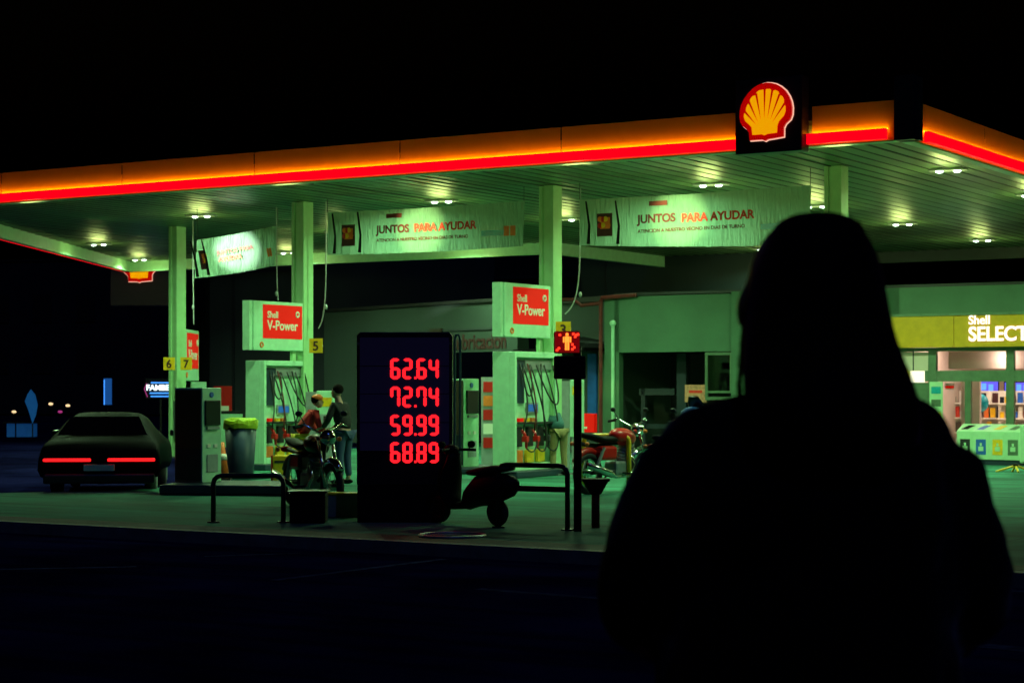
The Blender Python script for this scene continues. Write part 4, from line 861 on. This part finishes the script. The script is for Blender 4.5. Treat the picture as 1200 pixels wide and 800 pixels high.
def person(loc, rz, label, S, top, legs_m, hair='hair', cap=None, lean=0.0, armf=.25):
    """figure facing +y; lean = how far the chest comes forward"""
    t = thing('person', label, 'person', loc, rz); t.scale = (S, S, S)
    fw = lean; drop = lean * .35
    hip, chest, neck, hd = Vector((0, 0, .92)), Vector((0, fw * .6, 1.25 - drop * .6)), Vector((0, fw, 1.46 - drop)), Vector((0, fw * 1.25 + .02, 1.62 - drop * 1.2))
    J = [(hip, (.115, .09)), (chest, (.12, .085)), (neck, .055), (hd - Vector((0, 0, .03)), .055)]; E = [(0, 1), (1, 2), (2, 3)]
    def add(p, r, par): J.append((Vector(p), r)); E.append((par, len(J) - 1)); return len(J) - 1
    wr = []
    for s in (-1, 1):
        sh = add(neck + Vector((s * .17, 0, -.07)), .055, 1); el = add(sh_p(s, neck, fw), .042, sh); wrp = Vector((s * .16, fw + armf, 1.0 - drop)); w = add(wrp, .027, el); wr.append(wrp)
        h = add((s * .09, 0, .86), .085, 0); k = add((s * .11, .03, .48), .056, h); a = add((s * .12, 0, .09), .04, k); f = add((s * .13, .12, .035), .035, a)
    parts = [skinmesh('b', J, E, 'skin', None)]
    hm = head_mb(hd); ho = hm.build('h', 'skin', None); parts.append(ho)
    for i, s in enumerate((-1, 1)): parts += hands(wr[i], (-s * .1, 1, -.2), None, s)
    body = fused('body', parts, 'skin', t, .011, 2)
    K = [(hip - Vector((0, 0, .02)), (.155, .14)), (chest, (.175, .155)), (neck - Vector((0, 0, .05)), (.1, .075))]; E2 = [(0, 1), (1, 2)]
    for s in (-1, 1):
        K.append((neck + Vector((s * .165, 0, -.075)), .075)); E2.append((1, len(K) - 1)); K.append((sh_p(s, neck, fw), .058)); E2.append((len(K) - 2, len(K) - 1)); K.append((Vector((s * .16, fw + armf - .03, 1.005 - drop)), .04)); E2.append((len(K) - 2, len(K) - 1))
    skinmesh('jacket', K, E2, top, t)
    K = [(hip, (.145, .115))]; E2 = []
    for s in (-1, 1):
        K.append((Vector((s * .095, 0, .84)), .10)); E2.append((0, len(K) - 1)); K.append((Vector((s * .11, .03, .48)), .072)); E2.append((len(K) - 2, len(K) - 1)); K.append((Vector((s * .12, 0, .12)), .06)); E2.append((len(K) - 2, len(K) - 1))
    skinmesh('trousers', K, E2, legs_m, t)
    for s in (-1, 1): MB().ell((s * .13, .06, .045), (.05, .14, .045)).build('shoe', 'black', t, smooth=True)
    MB().ell(hd + Vector((0, -.03, .045)), (.088, .10, .095)).build('hair', hair, t, smooth=True)
    if cap: MB().ell(hd + Vector((0, -.012, .07)), (.094, .11, .075)).box(-.07, .07, .06 + hd.y, .17 + hd.y, hd.z + .04, hd.z + .055, bev=.005).build('cap', cap, t, smooth=False)
    return t
def sh_p(s, neck, fw): return neck + Vector((s * .25, .05, -.32))
person(G(404, 567), R(60), 'person in dark jacket and blue jeans standing right of the black motorcycle', .92, 'jacket_black', 'denim', lean=.12)
person(D(352, 30.6), R(-70), 'attendant in red clothes with yellow and orange cap leaning behind the black motorcycle', .85, 'cloth_red', 'cloth_yellow', cap='orange', lean=.25)
person(D(655, 33.4), R(20), 'stooping person in teal top and khaki trousers half hidden by the signal pole', .88, 'cloth_teal', 'khaki', lean=.5)

# foreground person, back to the camera
PY = 2.45
fg = thing('person', 'long haired person in dark padded jacket seen from behind, close at right', 'person', (D(947, PY).x, PY, 0))
cx0 = 947
def mm(px): return (px - cx0) / F * PY
def zz(py): return Z(py, PY)
J = [((0, 0, .92), (.15, .11)), ((0, 0, 1.2), (.15, .11)), ((0, 0, 1.44), (.06, .055)), ((0, .02, 1.54), (.055, .055))]; E = [(0, 1), (1, 2), (2, 3)]
def add(p, r, par): J.append((p, r)); E.append((par, len(J) - 1)); return len(J) - 1
for s in (-1, 1):
    sh = add((s * .15, 0, 1.385), .05, 1); el = add((s * .2, .03, 1.17), .04, sh); add((s * .07, .24, 1.18), .027, el)
    h = add((s * .09, 0, .86), .085, 0); k = add((s * .10, .02, .48), .056, h); a = add((s * .11, 0, .09), .042, k); add((s * .12, .12, .035), .035, a)
parts = [skinmesh('b', J, E, 'skin', None), head_mb((0, .03, 1.60), 1.0).build('h', 'skin', None)]
for s in (-1, 1): parts += hands((s * .07, .24, 1.18), (-s * .5, .8, .1), None, s)
fused('body', parts, 'skin', fg, .01, 2)
# jacket: lofted torso fused with sleeves
sil = [(458, 868, 1046, .06), (466, 842, 1072, .075), (476, 815, 1092, .09), (492, 785, 1112, .105), (515, 772, 1122, .118), (560, 768, 1128, .13), (640, 772, 1125, .135), (720, 775, 1122, .14), (780, 770, 1128, .145), (860, 765, 1132, .15), (960, 770, 1128, .145)]
rings = []
for y, x0, x1, dp in sil[::-1]:
    c, hw = (mm(x0) + mm(x1)) / 2, (mm(x1) - mm(x0)) / 2
    rings.append([(c + hw * math.copysign(abs(math.cos(a)) ** .8, math.cos(a)), .01 + dp * math.sin(a), zz(y)) for a in [k * math.pi / 16 for k in range(32)]])
tor = MB().loft(rings).build('t', 'jacket_padded', None)
sl = []
for s, sx, ex in ((-1, mm(812), mm(742)), (1, mm(1092), mm(1139))):
    sl.append(skinmesh('s', [((sx, 0, zz(512)), .06), ((mm(770) if s < 0 else mm(1112), .0, zz(590)), .064), ((ex, .01, zz(690)), .066), ((ex + s * .0, .05, zz(728)), .058), ((s * .09, .22, 1.19), .042)], [(0, 1), (1, 2), (2, 3), (3, 4)], 'jacket_padded', None, 0, 2))
jk = fused('jacket', [tor] + sl, 'jacket_padded', fg, .012, 8)
tx = bpy.data.textures.new('fold', 'CLOUDS'); tx.noise_scale = .11
dmod = jk.modifiers.new('folds', 'DISPLACE'); dmod.texture = tx; dmod.strength = .03; dmod.mid_level = .5
K = [((0, 0, .92), (.15, .12))]; E2 = []
for s in (-1, 1):
    K.append(((s * .095, 0, .84), .10)); E2.append((0, len(K) - 1)); K.append(((s * .10, .02, .48), .072)); E2.append((len(K) - 2, len(K) - 1)); K.append(((s * .11, 0, .12), .06)); E2.append((len(K) - 2, len(K) - 1))
skinmesh('trousers', K, E2, 'jacket_padded', fg)
for s in (-1, 1): MB().ell((s * .12, .06, .045), (.05, .14, .045)).build('shoe', 'black', fg, smooth=True)
hs = [(250, 940, 972, .02), (253, 925, 988, .045), (261, 910, 1003, .07), (277, 898, 1012, .09), (300, 887, 1025, .10), (331, 878, 1034, .105), (370, 868, 1040, .10), (417, 864, 1047, .085), (450, 860, 1054, .07), (480, 862, 1060, .06), (520, 872, 1060, .05), (545, 900, 1030, .03)]
rings = []
for y, x0, x1, dp in hs[::-1]:
    c, hw = (mm(x0) + mm(x1)) / 2, (mm(x1) - mm(x0)) / 2; yc = -.01 if y < 380 else -.01 - min(.1, (y - 380) / 900)
    rings.append([(c + hw * math.cos(a) * (1 + .02 * math.sin(a * 9 + y * .05)), yc + dp * math.sin(a) * (.62 if math.sin(a) > 0 and y > 285 else 1), zz(y)) for a in [k * math.pi / 16 for k in range(32)]])
hr = MB().loft(rings).build('hair', 'hair_long', fg, smooth=True); s_ = hr.modifiers.new('s', 'SUBSURF'); s_.levels = s_.render_levels = 2
rh = random.Random(9); wb = MB()
for k in range(70):
    s_ = rh.choice((-1, 1)); i0 = rh.randint(2, 5); y0, xa, xb, _ = hs[i0]; y1 = rh.choice((417, 450, 480, 500)); 
    def ex(y):
        for q in range(len(hs) - 1):
            if hs[q][0] <= y <= hs[q + 1][0]: f = (y - hs[q][0]) / (hs[q + 1][0] - hs[q][0]); return (hs[q][1] * (1 - f) + hs[q + 1][1] * f, hs[q][2] * (1 - f) + hs[q + 1][2] * f)
        return (hs[-1][1], hs[-1][2])
    pts = []
    for q in range(9):
        y = y0 + (y1 - y0) * q / 8; e = ex(y)[0 if s_ < 0 else 1] + s_ * (rh.uniform(-5, -1) + q * rh.uniform(-.3, .12)); pts.append((mm(e), rh.uniform(-.03, -.01), zz(y)))
    wb.tube(pts, .0012, 4)
wb.build('hair_strands', 'hair_long', fg, smooth=True)

for o in bpy.data.objects:
    if o.type == 'MESH' and o.name.startswith('t.') and not o.parent: print('stray', o.name)
